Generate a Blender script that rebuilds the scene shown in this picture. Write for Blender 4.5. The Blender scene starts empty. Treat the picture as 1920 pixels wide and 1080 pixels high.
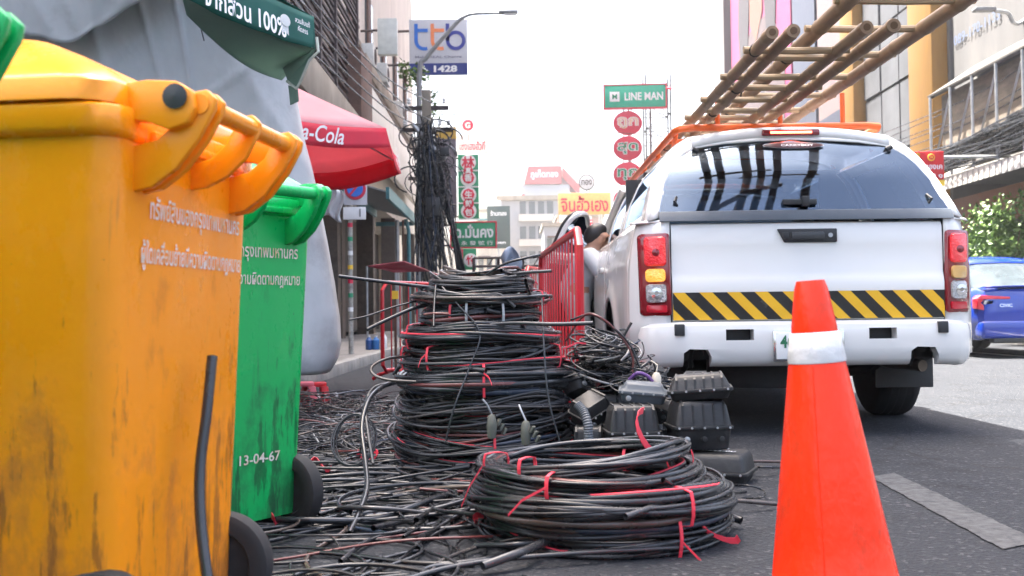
import bpy, bmesh, math, random
import numpy as np
from mathutils import Matrix, Vector
R = math.radians
random.seed(7); rng = np.random.default_rng(7)
sc = bpy.context.scene
COL = sc.collection
# ------------------------------------------------------------ camera
cam_d = bpy.data.cameras.new('camera'); cam = bpy.data.objects.new('camera', cam_d); COL.objects.link(cam)
cam_d.sensor_width = 36; cam_d.lens = 36 * 1980 / 1920; cam_d.clip_end = 2000; cam_d.clip_start = .05
CH = .65
cam.matrix_world = Matrix.Translation((0, 0, CH)) @ Matrix.Rotation(R(90) + math.atan(51 / 1980), 4, 'X') @ Matrix.Rotation(R(-.7), 4, 'Z')
cam_d.dof.use_dof = True; cam_d.dof.focus_distance = 4.6; cam_d.dof.aperture_fstop = 5.6
sc.camera = cam
# ------------------------------------------------------------ sky and sun
SUN_EL, SUN_AZ = R(71), R(-46)          # high sun, ahead and to the left of the street
w = bpy.data.worlds.new('World'); sc.world = w; w.use_nodes = True
nt = w.node_tree; bg = nt.nodes['Background']; sky = nt.nodes.new('ShaderNodeTexSky')
sky.sky_type = 'NISHITA'; sky.sun_disc = False; sky.sun_elevation = SUN_EL; sky.sun_rotation = SUN_AZ
sky.air_density = 1.0; sky.dust_density = 9.0; sky.ozone_density = 1.0; sky.altitude = 0
nt.links.new(sky.outputs[0], bg.inputs[0]); bg.inputs[1].default_value = .105
sd = bpy.data.lights.new('sun', 'SUN'); sd.energy = 5.0; sd.angle = R(.6); sd.color = (1, .95, .87)
sun = bpy.data.objects.new('sun', sd); COL.objects.link(sun)
to_sun = Vector((math.sin(SUN_AZ) * math.cos(SUN_EL), math.cos(SUN_AZ) * math.cos(SUN_EL), math.sin(SUN_EL)))
sun.rotation_euler = to_sun.to_track_quat('Z', 'Y').to_euler()
vs = sc.view_settings; vs.view_transform = 'Standard'; vs.look = 'None'; vs.gamma = 1; vs.exposure = 3.0
sc.cycles.use_denoising = True
sc.cycles.max_bounces = 8; sc.cycles.transparent_max_bounces = 16
# ------------------------------------------------------------ helpers
_MW = cam.matrix_world.copy()
def ray(x, y):
    return (_MW.to_3x3() @ Vector(((x - 960) / 1980, (540 - y) / 1980, -1)))
def at(x, y, Y):
    d = ray(x, y); k = Y / d.y
    return Vector((d.x * k, Y, CH + d.z * k))
def gnd(x, y, z=0):
    d = ray(x, y); k = (z - CH) / d.z
    return Vector((d.x * k, d.y * k, z))

def nodes_of(name):
    m = bpy.data.materials.new(name); m.use_nodes = True
    return m, m.node_tree, m.node_tree.nodes['Principled BSDF']
MATS = {}
def mat(name, col, rough=.6, metal=0, var=.12, scale=6, bump=0, bscale=40, spec=.5, coat=0, emit=0, ecol=None, trans=0, dirt=None, dscale=3, damt=.5, stretch=(1, 1, 1)):
    """principled with noise-varied colour, optional bump and optional patchy dirt colour"""
    if name in MATS: return MATS[name]
    m, t, b = nodes_of(name); N = t.nodes; L = t.links
    tc = N.new('ShaderNodeTexCoord'); mp = N.new('ShaderNodeMapping'); mp.inputs['Scale'].default_value = stretch
    L.new(tc.outputs['Object'], mp.inputs[0])
    n = N.new('ShaderNodeTexNoise'); n.inputs['Scale'].default_value = scale; n.inputs['Detail'].default_value = 6; n.inputs['Roughness'].default_value = .65
    L.new(mp.outputs[0], n.inputs['Vector'])
    r = N.new('ShaderNodeMapRange'); r.inputs[1].default_value = .3; r.inputs[2].default_value = .7; r.inputs[3].default_value = 1 - var; r.inputs[4].default_value = 1 + var
    L.new(n.outputs[0], r.inputs[0])
    mx = N.new('ShaderNodeVectorMath'); mx.operation = 'SCALE'; mx.inputs[0].default_value = col[:3]
    L.new(r.outputs[0], mx.inputs['Scale']); out = mx.outputs[0]
    rr = N.new('ShaderNodeMapRange'); rr.inputs[3].default_value = max(.02, rough - .1); rr.inputs[4].default_value = min(1, rough + .1)
    L.new(n.outputs[0], rr.inputs[0]); L.new(rr.outputs[0], b.inputs['Roughness'])
    if dirt is not None:
        d = N.new('ShaderNodeTexNoise'); d.inputs['Scale'].default_value = dscale; d.inputs['Detail'].default_value = 9; d.inputs['Roughness'].default_value = .7
        L.new(mp.outputs[0], d.inputs['Vector'])
        dr = N.new('ShaderNodeMapRange'); dr.inputs[1].default_value = .66 - .25 * damt; dr.inputs[2].default_value = .86 - .25 * damt; dr.inputs[4].default_value = .85
        L.new(d.outputs[0], dr.inputs[0])
        mm = N.new('ShaderNodeMix'); mm.data_type = 'RGBA'; mm.inputs['B'].default_value = (*dirt, 1)
        L.new(dr.outputs[0], mm.inputs['Factor']); L.new(out, mm.inputs['A']); out = mm.outputs['Result']
    L.new(out, b.inputs['Base Color'])
    b.inputs['Metallic'].default_value = metal; b.inputs['Specular IOR Level'].default_value = spec
    if coat: b.inputs['Coat Weight'].default_value = coat; b.inputs['Coat Roughness'].default_value = .06
    if trans: b.inputs['Transmission Weight'].default_value = trans
    if bump:
        bn = N.new('ShaderNodeTexNoise'); bn.inputs['Scale'].default_value = bscale; bn.inputs['Detail'].default_value = 5
        L.new(mp.outputs[0], bn.inputs['Vector'])
        bp = N.new('ShaderNodeBump'); bp.inputs['Strength'].default_value = bump; bp.inputs['Distance'].default_value = .02
        L.new(bn.outputs[0], bp.inputs['Height']); L.new(bp.outputs[0], b.inputs['Normal'])
    if emit: b.inputs['Emission Color'].default_value = (*(ecol or col), 1); b.inputs['Emission Strength'].default_value = emit
    MATS[name] = m; return m

def glass_mat(name, tint=(.2, .25, .3), refl=.12, rough=.02):
    m, t, b = nodes_of(name); N = t.nodes; L = t.links; N.remove(b); o = N['Material Output']
    tr = N.new('ShaderNodeBsdfTransparent'); tr.inputs[0].default_value = (*tint, 1)
    gl = N.new('ShaderNodeBsdfGlossy'); gl.inputs['Roughness'].default_value = rough; gl.inputs[0].default_value = (.62, .78, 1, 1)  # blue of the reflected sky put into the gloss colour
    fr = N.new('ShaderNodeFresnel'); fr.inputs[0].default_value = 1.5
    ad = N.new('ShaderNodeMath'); ad.inputs[1].default_value = refl; L.new(fr.outputs[0], ad.inputs[0]); ad.use_clamp = True
    mx = N.new('ShaderNodeMixShader'); L.new(ad.outputs[0], mx.inputs[0]); L.new(tr.outputs[0], mx.inputs[1]); L.new(gl.outputs[0], mx.inputs[2]); L.new(mx.outputs[0], o.inputs[0])
    MATS[name] = m; return m

def cloth(name, col, tcol, var=.1, scale=2, amt=.45):
    """canvas that lets some light through"""
    m = mat(name, col, .65, var=var, scale=scale, bump=.15, bscale=9); t = m.node_tree; b = t.nodes['Principled BSDF']
    tr = t.nodes.new('ShaderNodeBsdfTranslucent'); tr.inputs[0].default_value = (*tcol, 1); mx = t.nodes.new('ShaderNodeMixShader'); mx.inputs[0].default_value = amt
    t.links.new(b.outputs[0], mx.inputs[1]); t.links.new(tr.outputs[0], mx.inputs[2]); t.links.new(mx.outputs[0], t.nodes['Material Output'].inputs[0]); return m
class MB:
    def __init__(s): s.v = []; s.f = []
    def add(s, v, f):
        o = len(s.v); s.v += [tuple(p) for p in v]; s.f += [[i + o for i in q] for q in f]; return s
    def box(s, c, d, rot=None):
        c = Vector(c); x, y, z = d[0] / 2, d[1] / 2, d[2] / 2
        p = [Vector((i * x, j * y, k * z)) for i in (-1, 1) for j in (-1, 1) for k in (-1, 1)]
        if rot is not None: p = [rot @ q for q in p]
        return s.add([c + q for q in p], [(0, 1, 3, 2), (4, 6, 7, 5), (0, 4, 5, 1), (2, 3, 7, 6), (0, 2, 6, 4), (1, 5, 7, 3)])
    def bx(s, x0, x1, y0, y1, z0, z1): return s.box(((x0 + x1) / 2, (y0 + y1) / 2, (z0 + z1) / 2), (x1 - x0, y1 - y0, z1 - z0))
    def loft(s, rings, closed=True, cap=True):
        n = len(rings[0]); f = []
        for i in range(len(rings) - 1):
            for j in range(n if closed else n - 1):
                k = (j + 1) % n; f.append((i * n + j, i * n + k, (i + 1) * n + k, (i + 1) * n + j))
        if cap and closed: f.append(tuple(range(n))[::-1]); f.append(tuple((len(rings) - 1) * n + j for j in range(n)))
        return s.add([p for r in rings for p in r], f)
    def tube(s, path, r, n=8, closed=False, cap=True):
        path = [Vector(p) for p in path]; m = len(path); rs = r if isinstance(r, (list, tuple)) else [r] * m
        rings = []; N = None
        for i, p in enumerate(path):
            if closed: T = path[(i + 1) % m] - path[i - 1]
            else: T = path[min(i + 1, m - 1)] - path[max(i - 1, 0)]
            T.normalize()
            if N is None: N = T.orthogonal().normalized()
            N = (N - T * N.dot(T)).normalized(); B = T.cross(N)
            rings.append([p + (N * math.cos(2 * math.pi * k / n) + B * math.sin(2 * math.pi * k / n)) * rs[i] for k in range(n)])
        if closed: rings.append(rings[0])
        return s.loft(rings, True, cap and not closed)
    def lathe(s, prof, n=24, c=(0, 0, 0), axis='z', cap=True):
        rings = []
        for r, h in prof:
            ring = []
            for k in range(n):
                a = 2 * math.pi * k / n; x, y = r * math.cos(a), r * math.sin(a)
                p = {'z': (x, y, h), 'y': (x, h, y), 'x': (h, x, y)}[axis]
                ring.append((p[0] + c[0], p[1] + c[1], p[2] + c[2]))
            rings.append(ring)
        return s.loft(rings, True, cap)
    def prism(s, poly, lo, hi, axis='y'):
        def P(a, b, h): return {'y': (a, h, b), 'z': (a, b, h), 'x': (h, a, b)}[axis]
        n = len(poly)
        return s.add([P(a, b, lo) for a, b in poly] + [P(a, b, hi) for a, b in poly],
                     [tuple(range(n))[::-1], tuple(range(n, 2 * n))] + [(i, (i + 1) % n, n + (i + 1) % n, n + i) for i in range(n)])
    def grid(s, fn, nu, nv):
        return s.add([fn(i / nu, j / nv) for i in range(nu + 1) for j in range(nv + 1)],
                     [(i * (nv + 1) + j, (i + 1) * (nv + 1) + j, (i + 1) * (nv + 1) + j + 1, i * (nv + 1) + j + 1) for i in range(nu) for j in range(nv)])
    def mesh(s, name, bev=0, seg=2, smooth=True, ang=38):
        me = bpy.data.meshes.new(name); me.from_pydata(s.v, [], s.f)
        b = bmesh.new(); b.from_mesh(me)
        bmesh.ops.recalc_face_normals(b, faces=b.faces)
        if bev:
            e = [q for q in b.edges if len(q.link_faces) == 2 and q.calc_face_angle(0) > .5]
            bmesh.ops.bevel(b, geom=e, offset=bev, segments=seg, affect='EDGES', profile=.5, clamp_overlap=True)
        b.to_mesh(me); b.free()
        if smooth:
            me.polygons.foreach_set('use_smooth', [True] * len(me.polygons)); me.set_sharp_from_angle(angle=R(ang))
        return me
    def obj(s, name, m, parent=None, bev=0, seg=2, smooth=True, ang=38, solid=0, label=None):
        return link(name, s.mesh(name, bev, seg, smooth, ang), m, parent, solid, label)
def link(name, me, m, parent=None, solid=0, label=None):
    o = bpy.data.objects.new(name, me); COL.objects.link(o); o.parent = parent
    if m is not None and not me.materials: me.materials.append(m)
    if solid:
        md = o.modifiers.new('solid', 'SOLIDIFY'); md.thickness = solid; md.offset = 0
    if label: o['label'] = label
    return o
def tag(o, label, cat, group=None):
    o['label'] = label; o['category'] = cat
    if group: o['group'] = group
    return o
def T(name, label, cat, loc=(0, 0, 0), rz=0, group=None):
    o = bpy.data.objects.new(name, None); COL.objects.link(o); o.location = loc; o.rotation_euler = (0, 0, rz); o.empty_display_size = .1
    return tag(o, label, cat, group)
def struct(o): o['kind'] = 'structure'; return o
def stuff(o): o['kind'] = 'stuff'; return o
def copy_tree(o, parent=None):
    c = o.copy(); COL.objects.link(c); c.parent = parent
    for ch in list(o.children): copy_tree(ch, c)
    return c
def boolean(o, cutters):
    """cut boxes/prisms (MB list) out of mesh object o, then drop the cutters"""
    for cmb in cutters:
        c = cmb.obj('cutter', None, o.parent, smooth=False)
        md = o.modifiers.new('b', 'BOOLEAN'); md.operation = 'DIFFERENCE'; md.solver = 'EXACT'; md.object = c
        bpy.context.view_layer.update()
        me = bpy.data.meshes.new_from_object(o.evaluated_get(bpy.context.evaluated_depsgraph_get()))
        o.modifiers.clear(); old = o.data; o.data = me; bpy.data.meshes.remove(old)
        d = c.data; bpy.data.objects.remove(c); bpy.data.meshes.remove(d)
    o.data.polygons.foreach_set('use_smooth', [True] * len(o.data.polygons)); o.data.set_sharp_from_angle(angle=R(38))
_TX = {}
def text_mesh(body, bold):
    k = (body, bold)
    if k not in _TX:
        cu = bpy.data.curves.new('t', 'FONT'); cu.body = body; cu.align_x = 'CENTER'; cu.resolution_u = 3; cu.offset = bold
        cu.shear = .35 if body == 'Coca-Cola' else 0
        if '\n' in body: cu.space_line = 1.15
        o = bpy.data.objects.new('t', cu); COL.objects.link(o); bpy.context.view_layer.update()
        me = bpy.data.meshes.new_from_object(o.evaluated_get(bpy.context.evaluated_depsgraph_get()))
        v = np.empty(len(me.vertices) * 3); me.vertices.foreach_get('co', v); v = v.reshape(-1, 3)
        _TX[k] = (v, [tuple(p.vertices) for p in me.polygons])
        bpy.data.objects.remove(o); bpy.data.curves.remove(cu); bpy.data.meshes.remove(me)
    return _TX[k]
def text(parent, body, c, right, up, h, m, w=None, bold=.0, name='lettering', warp=None):
    """flat lettering centred on c, bbox height h and optional bbox width w, in the parent's own axes"""
    v, f = text_mesh(body, bold)
    lo, hi = v.min(0), v.max(0); s = h / (hi[1] - lo[1]); sx = w / (hi[0] - lo[0]) if w else s
    p = (v - (lo + hi) / 2) * (sx, s, 1)
    c = np.array(c); right = np.array(Vector(right).normalized()); up = np.array(Vector(up).normalized())
    q = c + p[:, :1] * right + p[:, 1:2] * up
    if warp is not None: q = np.array([warp(a) for a in q])
    me = bpy.data.meshes.new(name); me.from_pydata(q.tolist(), [], f)
    return link(name, me, m, parent)

def strands(name, paths, radii, tones, m, parent=None, sides=6, closed=False):
    """many tubes of equal point count as one mesh; paths (m,n,3)"""
    P = np.asarray(paths, float); k, n, _ = P.shape
    if closed: Tn = np.roll(P, -1, 1) - np.roll(P, 1, 1)
    else:
        Tn = np.empty_like(P); Tn[:, 1:-1] = P[:, 2:] - P[:, :-2]; Tn[:, 0] = P[:, 1] - P[:, 0]; Tn[:, -1] = P[:, -1] - P[:, -2]
    Tn /= np.linalg.norm(Tn, axis=2, keepdims=True) + 1e-9
    Nn = np.empty_like(P)
    ref = np.where(np.abs(Tn[:, 0, 2:3]) < .9, np.array([[0, 0, 1.]]), np.array([[1., 0, 0]]))
    cur = ref
    for i in range(n):
        cur = cur - Tn[:, i] * (cur * Tn[:, i]).sum(1, keepdims=True); cur = cur / (np.linalg.norm(cur, axis=1, keepdims=True) + 1e-9); Nn[:, i] = cur
    Bn = np.cross(Tn, Nn); a = np.arange(sides) * 2 * np.pi / sides
    rad = np.asarray(radii, float).reshape(k, 1, 1, 1)
    V = P[:, :, None] + rad * (Nn[:, :, None] * np.cos(a)[None, None, :, None] + Bn[:, :, None] * np.sin(a)[None, None, :, None])
    idx = np.arange(k * n * sides).reshape(k, n, sides)
    A = idx if closed else idx[:, :-1]; Bx = np.roll(idx, -1, 1) if closed else idx[:, 1:]
    F = np.stack([A, np.roll(A, -1, 2), np.roll(Bx, -1, 2), Bx], -1).reshape(-1, 4)
    me = bpy.data.meshes.new(name); me.vertices.add(k * n * sides); me.vertices.foreach_set('co', V.reshape(-1))
    me.loops.add(F.size); me.loops.foreach_set('vertex_index', F.reshape(-1).astype(np.int32))
    me.polygons.add(len(F)); me.polygons.foreach_set('loop_start', np.arange(0, F.size, 4, dtype=np.int32))
    me.polygons.foreach_set('use_smooth', np.ones(len(F), bool))
    at_ = me.attributes.new('tone', 'FLOAT', 'POINT'); at_.data.foreach_set('value', np.repeat(np.asarray(tones, float), n * sides))
    me.update(calc_edges=True); me.validate()
    return link(name, me, m, parent)

def cable_mat():
    m, t, b = nodes_of('cable_sheath'); N = t.nodes; L = t.links
    a = N.new('ShaderNodeAttribute'); a.attribute_name = 'tone'
    cr = N.new('ShaderNodeValToRGB'); e = cr.color_ramp.elements
    e[0].position = 0; e[0].color = (.010, .011, .013, 1); e[1].position = .55; e[1].color = (.026, .028, .032, 1)
    for p, c in ((.75, (.05, .05, .052, 1)), (.84, (.075, .055, .045, 1)), (.9, (.13, .035, .032, 1)), (.95, (.03, .045, .075, 1)), (1, (.25, .25, .25, 1))):
        q = e.new(p); q.color = c
    L.new(a.outputs['Fac'], cr.inputs[0])
    tc = N.new('ShaderNodeTexCoord'); n = N.new('ShaderNodeTexNoise'); n.inputs['Scale'].default_value = 9; n.inputs['Detail'].default_value = 8; L.new(tc.outputs['Object'], n.inputs[0])
    r = N.new('ShaderNodeMapRange'); r.inputs[1].default_value = .45; r.inputs[2].default_value = .8; r.inputs[4].default_value = .16; L.new(n.outputs[0], r.inputs[0])
    mx = N.new('ShaderNodeMix'); mx.data_type = 'RGBA'; mx.inputs['B'].default_value = (.09, .08, .072, 1)
    L.new(r.outputs[0], mx.inputs['Factor']); L.new(cr.outputs[0], mx.inputs['A']); L.new(mx.outputs['Result'], b.inputs['Base Color'])
    r2 = N.new('ShaderNodeMapRange'); r2.inputs[1].default_value=.3; r2.inputs[2].default_value=.7; r2.inputs[3].default_value = .14; r2.inputs[4].default_value = .33; L.new(n.outputs[0], r2.inputs[0]); L.new(r2.outputs[0], b.inputs['Roughness'])
    MATS['cable'] = m; return m
CABLE = cable_mat()
def smooth_path(pts, n):
    """Catmull-Rom through control points, n samples"""
    p = [np.array(q, float) for q in pts]; p = [2 * p[0] - p[1]] + p + [2 * p[-1] - p[-2]]; out = []
    S = len(p) - 3
    for i in range(n):
        u = i / (n - 1) * S; k = min(int(u), S - 1); t = u - k; a, b, c, d = p[k:k + 4]
        out.append(.5 * ((2 * b) + (-a + c) * t + (2 * a - 5 * b + 4 * c - d) * t * t + (-a + 3 * b - 3 * c + d) * t ** 3))
    return np.array(out)
def wire(name, pts, r, tone=.4, n=28, parent=None, m=None, sides=6):
    return strands(name, [smooth_path(pts, n)], [r], [tone], m or CABLE, parent, sides)
# ------------------------------------------------------------ shared materials
def road_mat():
    m, t, b = nodes_of('asphalt'); N = t.nodes; L = t.links; tc = N.new('ShaderNodeTexCoord')
    def nz(sc_, d=4):
        n = N.new('ShaderNodeTexNoise'); n.inputs['Scale'].default_value = sc_; n.inputs['Detail'].default_value = d; L.new(tc.outputs['Object'], n.inputs['Vector']); return n.outputs[0]
    def mx(fac, a, b_, lo, hi, top=1):
        r = N.new('ShaderNodeMapRange'); r.inputs[1].default_value = lo; r.inputs[2].default_value = hi; r.inputs[4].default_value = top; L.new(fac, r.inputs[0])
        q = N.new('ShaderNodeMix'); q.data_type = 'RGBA'; L.new(r.outputs[0], q.inputs['Factor']); q.inputs['B'].default_value = (*b_, 1)
        if isinstance(a, tuple): q.inputs['A'].default_value = (*a, 1)
        else: L.new(a, q.inputs['A'])
        return q.outputs['Result']
    c = mx(nz(.9, 6), (.018, .021, .027), (.026, .029, .035), .35, .7)
    c = mx(nz(3.2, 8), c, (.010, .011, .013), .56, .72, .75)
    c = mx(nz(1.7, 10), c, (.038, .039, .041), .62, .74, .6)
    v = N.new('ShaderNodeTexVoronoi'); v.inputs['Scale'].default_value = 80; L.new(tc.outputs['Object'], v.inputs['Vector'])
    c = mx(v.outputs['Color'], c, (.105, .105, .11), .76, .95, .8)
    c = mx(nz(120, 2), c, (.010, .010, .012), .55, .68, .85)
    vc = N.new('ShaderNodeTexVoronoi'); vc.feature = 'DISTANCE_TO_EDGE'; vc.inputs['Scale'].default_value = .55; dn = N.new('ShaderNodeTexNoise'); dn.inputs['Scale'].default_value = 2.5; dn.inputs['Detail'].default_value = 6; L.new(tc.outputs['Object'], dn.inputs['Vector'])
    av = N.new('ShaderNodeMix'); av.data_type = 'VECTOR'; av.inputs['Factor'].default_value = .35; L.new(tc.outputs['Object'], av.inputs['A']); L.new(dn.outputs['Color'], av.inputs['B']); L.new(av.outputs['Result'], vc.inputs['Vector'])
    c = mx(vc.outputs['Distance'], c, (.012, .012, .013), .006, .0, .75)
    L.new(c, b.inputs['Base Color']); b.inputs['Roughness'].default_value = .85; b.inputs['Specular IOR Level'].default_value = .28
    bp = N.new('ShaderNodeBump'); bp.inputs['Strength'].default_value = .8; bp.inputs['Distance'].default_value = .008; L.new(v.outputs['Distance'], bp.inputs['Height']); L.new(bp.outputs[0], b.inputs['Normal'])
    return m
asphalt = road_mat()
paint_w = mat('white_body_paint', (.73, .715, .685), .22, var=.015, scale=3, coat=.6, dirt=(.46, .42, .37), dscale=3.5, damt=.05)
blackp = mat('black_plastic', (.022, .023, .025), .5, var=.3, scale=12, dirt=(.07, .065, .06), dscale=5, damt=.3)
rubber = mat('tyre_rubber', (.022, .022, .023), .8, var=.3, scale=18)
steel = mat('galvanised_steel', (.42, .43, .44), .45, metal=.7, var=.2)
rusty = mat('rusty_steel', (.12, .065, .045), .8, var=.4, dirt=(.05, .035, .03), damt=.5)
redtape = mat('red_tape', (.75, .045, .075), .5, var=.1)
white = mat('white_print', (.8, .8, .8), .6, var=.03)
black = mat('black_print', (.02, .02, .022), .6, var=.1)
orange_t = mat('orange_rack_paint', (.70, .12, .02), .4, var=.1, dirt=(.25, .08, .04), damt=.2)
chrome = mat('chrome', (.75, .75, .76), .15, metal=1, var=.03)
concrete = mat('grey_concrete', (.28, .24, .19), .9, var=.25, scale=1.5, bump=.3, bscale=25, dirt=(.11, .085, .065), dscale=.8, damt=.5, stretch=(1, 1, .35))
# ============================================================ SETTING
g = MB(); g.grid(lambda u, v: (-300 + 600 * u, -60 + 700 * v, 0), 6, 6)
struct(g.obj('road', asphalt))
lane = mat('worn_road_paint', (.078, .080, .083), .85, spec=.25, var=.45, scale=30, dirt=(.022, .024, .028), dscale=16, damt=.55, bump=.3, bscale=120)
q = [gnd(1632, 896), gnd(1676, 888), gnd(1950, 1018), gnd(1880, 1032)]
def lane_pt(u, v):   # worn strip with ragged edges
    w_ = (v - .5) * (1 + .03 * math.sin(37 * u) + .025 * math.sin(83 * u + 2) + .02 * math.sin(171 * u)) + .5
    p = q[0].lerp(q[3], u).lerp(q[1].lerp(q[2], u), w_); return (p.x, p.y, .004)
mk = MB(); mk.grid(lane_pt, 90, 4); struct(mk.obj('lane_marking', lane, smooth=False))
mk = MB(); mk.bx(6.9, 7.02, 2, 60, .003, .005); struct(mk.obj('lane_marking', mat('white_road_paint', (.6, .6, .58), .8, var=.25, dirt=(.2, .19, .18), damt=.4), smooth=False))
pave_m = mat('pavement', (.20, .185, .17), .9, var=.3, scale=2, bump=.3, bscale=30, dirt=(.08, .075, .07), dscale=1.5, damt=.5)
KX = -1.95
pv = MB(); pv.bx(-4.6, KX - .15, 7.5, 95, -.05, .13); pav = struct(pv.obj('pavement_left', pave_m))
kerb_m = mat('kerb_concrete', (.28, .27, .25), .9, var=.25, bump=.3, dirt=(.1, .095, .09), damt=.5)
km = MB(); km.bx(-.075, .075, -.49, .49, -.05, .135); kme = km.mesh('kerb_stone', .015)
for i in range(40):
    o = link('kerb_stone', kme, kerb_m, pav); o.location = (KX - .075, 8 + i, random.uniform(-.004, .004)); o.rotation_euler = (0, random.uniform(-.01, .01), random.uniform(-.006, .006))
pv = MB(); pv.bx(9.4, 10.5, 5, 95, -.05, .14); pvr = struct(pv.obj('pavement_right', pave_m))
for i in range(26):
    o = link('kerb_stone', kme, kerb_m, pvr); o.location = (9.32, 8 + i, 0)
# ---- left row of shophouses
wallw = mat('stained_white_wall', (.55, .50, .43), .85, var=.12, scale=1.2, bump=.1, dirt=(.30, .26, .22), dscale=.5, damt=.4, stretch=(1, 1, .3))
cream = mat('cream_wall', (.60, .54, .44), .85, var=.12, dirt=(.3, .25, .2), dscale=.6, damt=.4, stretch=(1, 1, .3))
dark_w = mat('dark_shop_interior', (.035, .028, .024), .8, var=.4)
brownw = mat('brown_shutter', (.075, .05, .035), .6, var=.3, stretch=(1, 1, .2))
beige = mat('beige_panel', (.55, .42, .28), .7, var=.12)
teal = mat('teal_paint', (.06, .22, .25), .5, var=.2, dirt=(.1, .1, .09), damt=.2)
winm = mat('window_glass_dark', (.06, .075, .085), .12, var=.2, spec=.8)
slat_m = mat('dark_slat_steel', (.055, .04, .038), .7, var=.35)
A = T('shophouse', 'tall grimy shophouse with dark steel grille above a concrete ledge', 'building', (-4.2, 20, 0))
def lb(p, name, m, x0, x1, y0, y1, z0, z1, par=None, bev=0):     # box in the building's own axes (x out to street)
    o = MB(); o.bx(x0, x1, y0, y1, z0, z1); return o.obj(name, m, par or p, bev=bev)
lb(A, 'wall', wallw, -9, -.25, -14.9, 6, 4.4, 28.3)
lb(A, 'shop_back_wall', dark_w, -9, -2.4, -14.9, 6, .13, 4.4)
for y in (-13, -7, -.8, 5.6): lb(A, 'column', mat('dark_column', (.10, .08, .065), .8, var=.3), -.5, -.02, y, y + .45, 0, 4.4)
lb(A, 'ledge', concrete, -.25, .8, -14.9, 4.1, 4.45, 5.2, bev=.02)
lb(A, 'ledge_beam', rusty, .3, .62, -14.9, 4.1, 4.2, 4.45)
for i in range(14):
    y = -1.6 + i * .52
    lb(A, 'folding_door_panel', brownw, -.62, -.56 + .04 * (i % 2), y, y + .5, .14, 2.5, bev=.01)
for i in range(6):
    y = .9 + i * .78; lb(A, 'beige_panel', beige, -.5, -.44 + .02 * (i % 2), y, y + .72, 2.55, 3.3, bev=.01)
lb(A, 'door_frame', mat('dark_wood', (.05, .03, .022), .6), -.66, -.5, -1.7, 5.5, 2.5, 2.62)
sl = MB(); sl.bx(.44, .49, -6.2, 6.0, -.03, .03); slme = sl.mesh('grille_slat')
for i in range(34):
    o = link('grille_slat', slme, slat_m, A); o.location = (random.uniform(-.02, .02), 0, 5.35 + i * .165)
for y in (-2.6, .55, 2.4, 5.6): lb(A, 'grille_post', slat_m, .38, .52, y, y + .13, 5.2, 11.2)
for z in (6.6, 8.6, 10.4): lb(A, 'grille_rail', slat_m, .36, .44, -6.2, 6, z, z + .12)
for i in range(5): lb(A, 'window', winm, -.27, -.22, -5.2 + i * 2.2, -3.9 + i * 2.2, 6.2, 8.2)
br = MB(); br.bx(-.1, .78, 4.25, 6.15, 4.3, 6.9); brown_box = br.obj('sign_pillar', rusty, A, bev=.02)
B = T('shophouse', 'pale shophouse with a long weathered white signboard over the pavement', 'building', (-4.2, 36, 0))
lb(B, 'wall', wallw, -9, -.05, -9.95, 10, 4.2, 21)
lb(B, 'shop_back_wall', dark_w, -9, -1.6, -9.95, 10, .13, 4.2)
for y in (-9.9, -4, 2, 9.5): lb(B, 'column', MATS['dark_column'], -.5, 0, y, y + .5, 0, 4.2)
lb(B, 'signboard', mat('old_white_signboard', (.72, .68, .60), .7, var=.1, dirt=(.36, .28, .2), dscale=.9, damt=.35, stretch=(1, 1, .25)), .3, .5, -9.2, 6.8, 5.1, 6.85, bev=.02)
lb(B, 'signboard_top', concrete, .25, .56, -9.2, 6.8, 6.98, 7.4, bev=.02)
lb(B, 'signboard_stripe', mat('brown_trim', (.14, .09, .06), .7), .3, .515, -9.2, 6.8, 6.86, 6.97)
for i in range(5):
    wd = lb(B, 'window', winm, -.1, .0, -8.6 + i * 3.6, -7.2 + i * 3.6, 8.2, 10.2); lb(B, 'window_sill', concrete, -.02, .14, -8.7 + i * 3.6, -7.1 + i * 3.6, 8.05, 8.19, wd)
    lb(B, 'shutter', rusty, .002, .05, -8.6 + i * 3.6, -7.95 + i * 3.6, 8.2, 10.2, wd)
for i, (y, z) in enumerate(((-6.6, 7.6), (-3.5, 7.8), (1, 7.55))):
    ac = T('air_conditioner', ['boxy pale air conditioner above the white signboard, nearest of three', 'middle boxy air conditioner above the white signboard', 'farthest boxy air conditioner above the white signboard'][i], 'air conditioner', (-3.95, 36 + y, z), 0, 'air conditioners on the shophouse')
    lb(ac, 'casing', mat('ac_casing', (.6, .6, .57), .6), -.18, .2, -.4, .4, .04, .62, bev=.02)
    o = MB(); o.lathe([(.22, .2), (.22, .215), (.19, .22)], 20, (0, 0, .33), 'x'); o.obj('fan_grille', slat_m, ac)
    lb(ac, 'bracket', steel, -.25, .22, -.3, .3, 0, .035)
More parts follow.
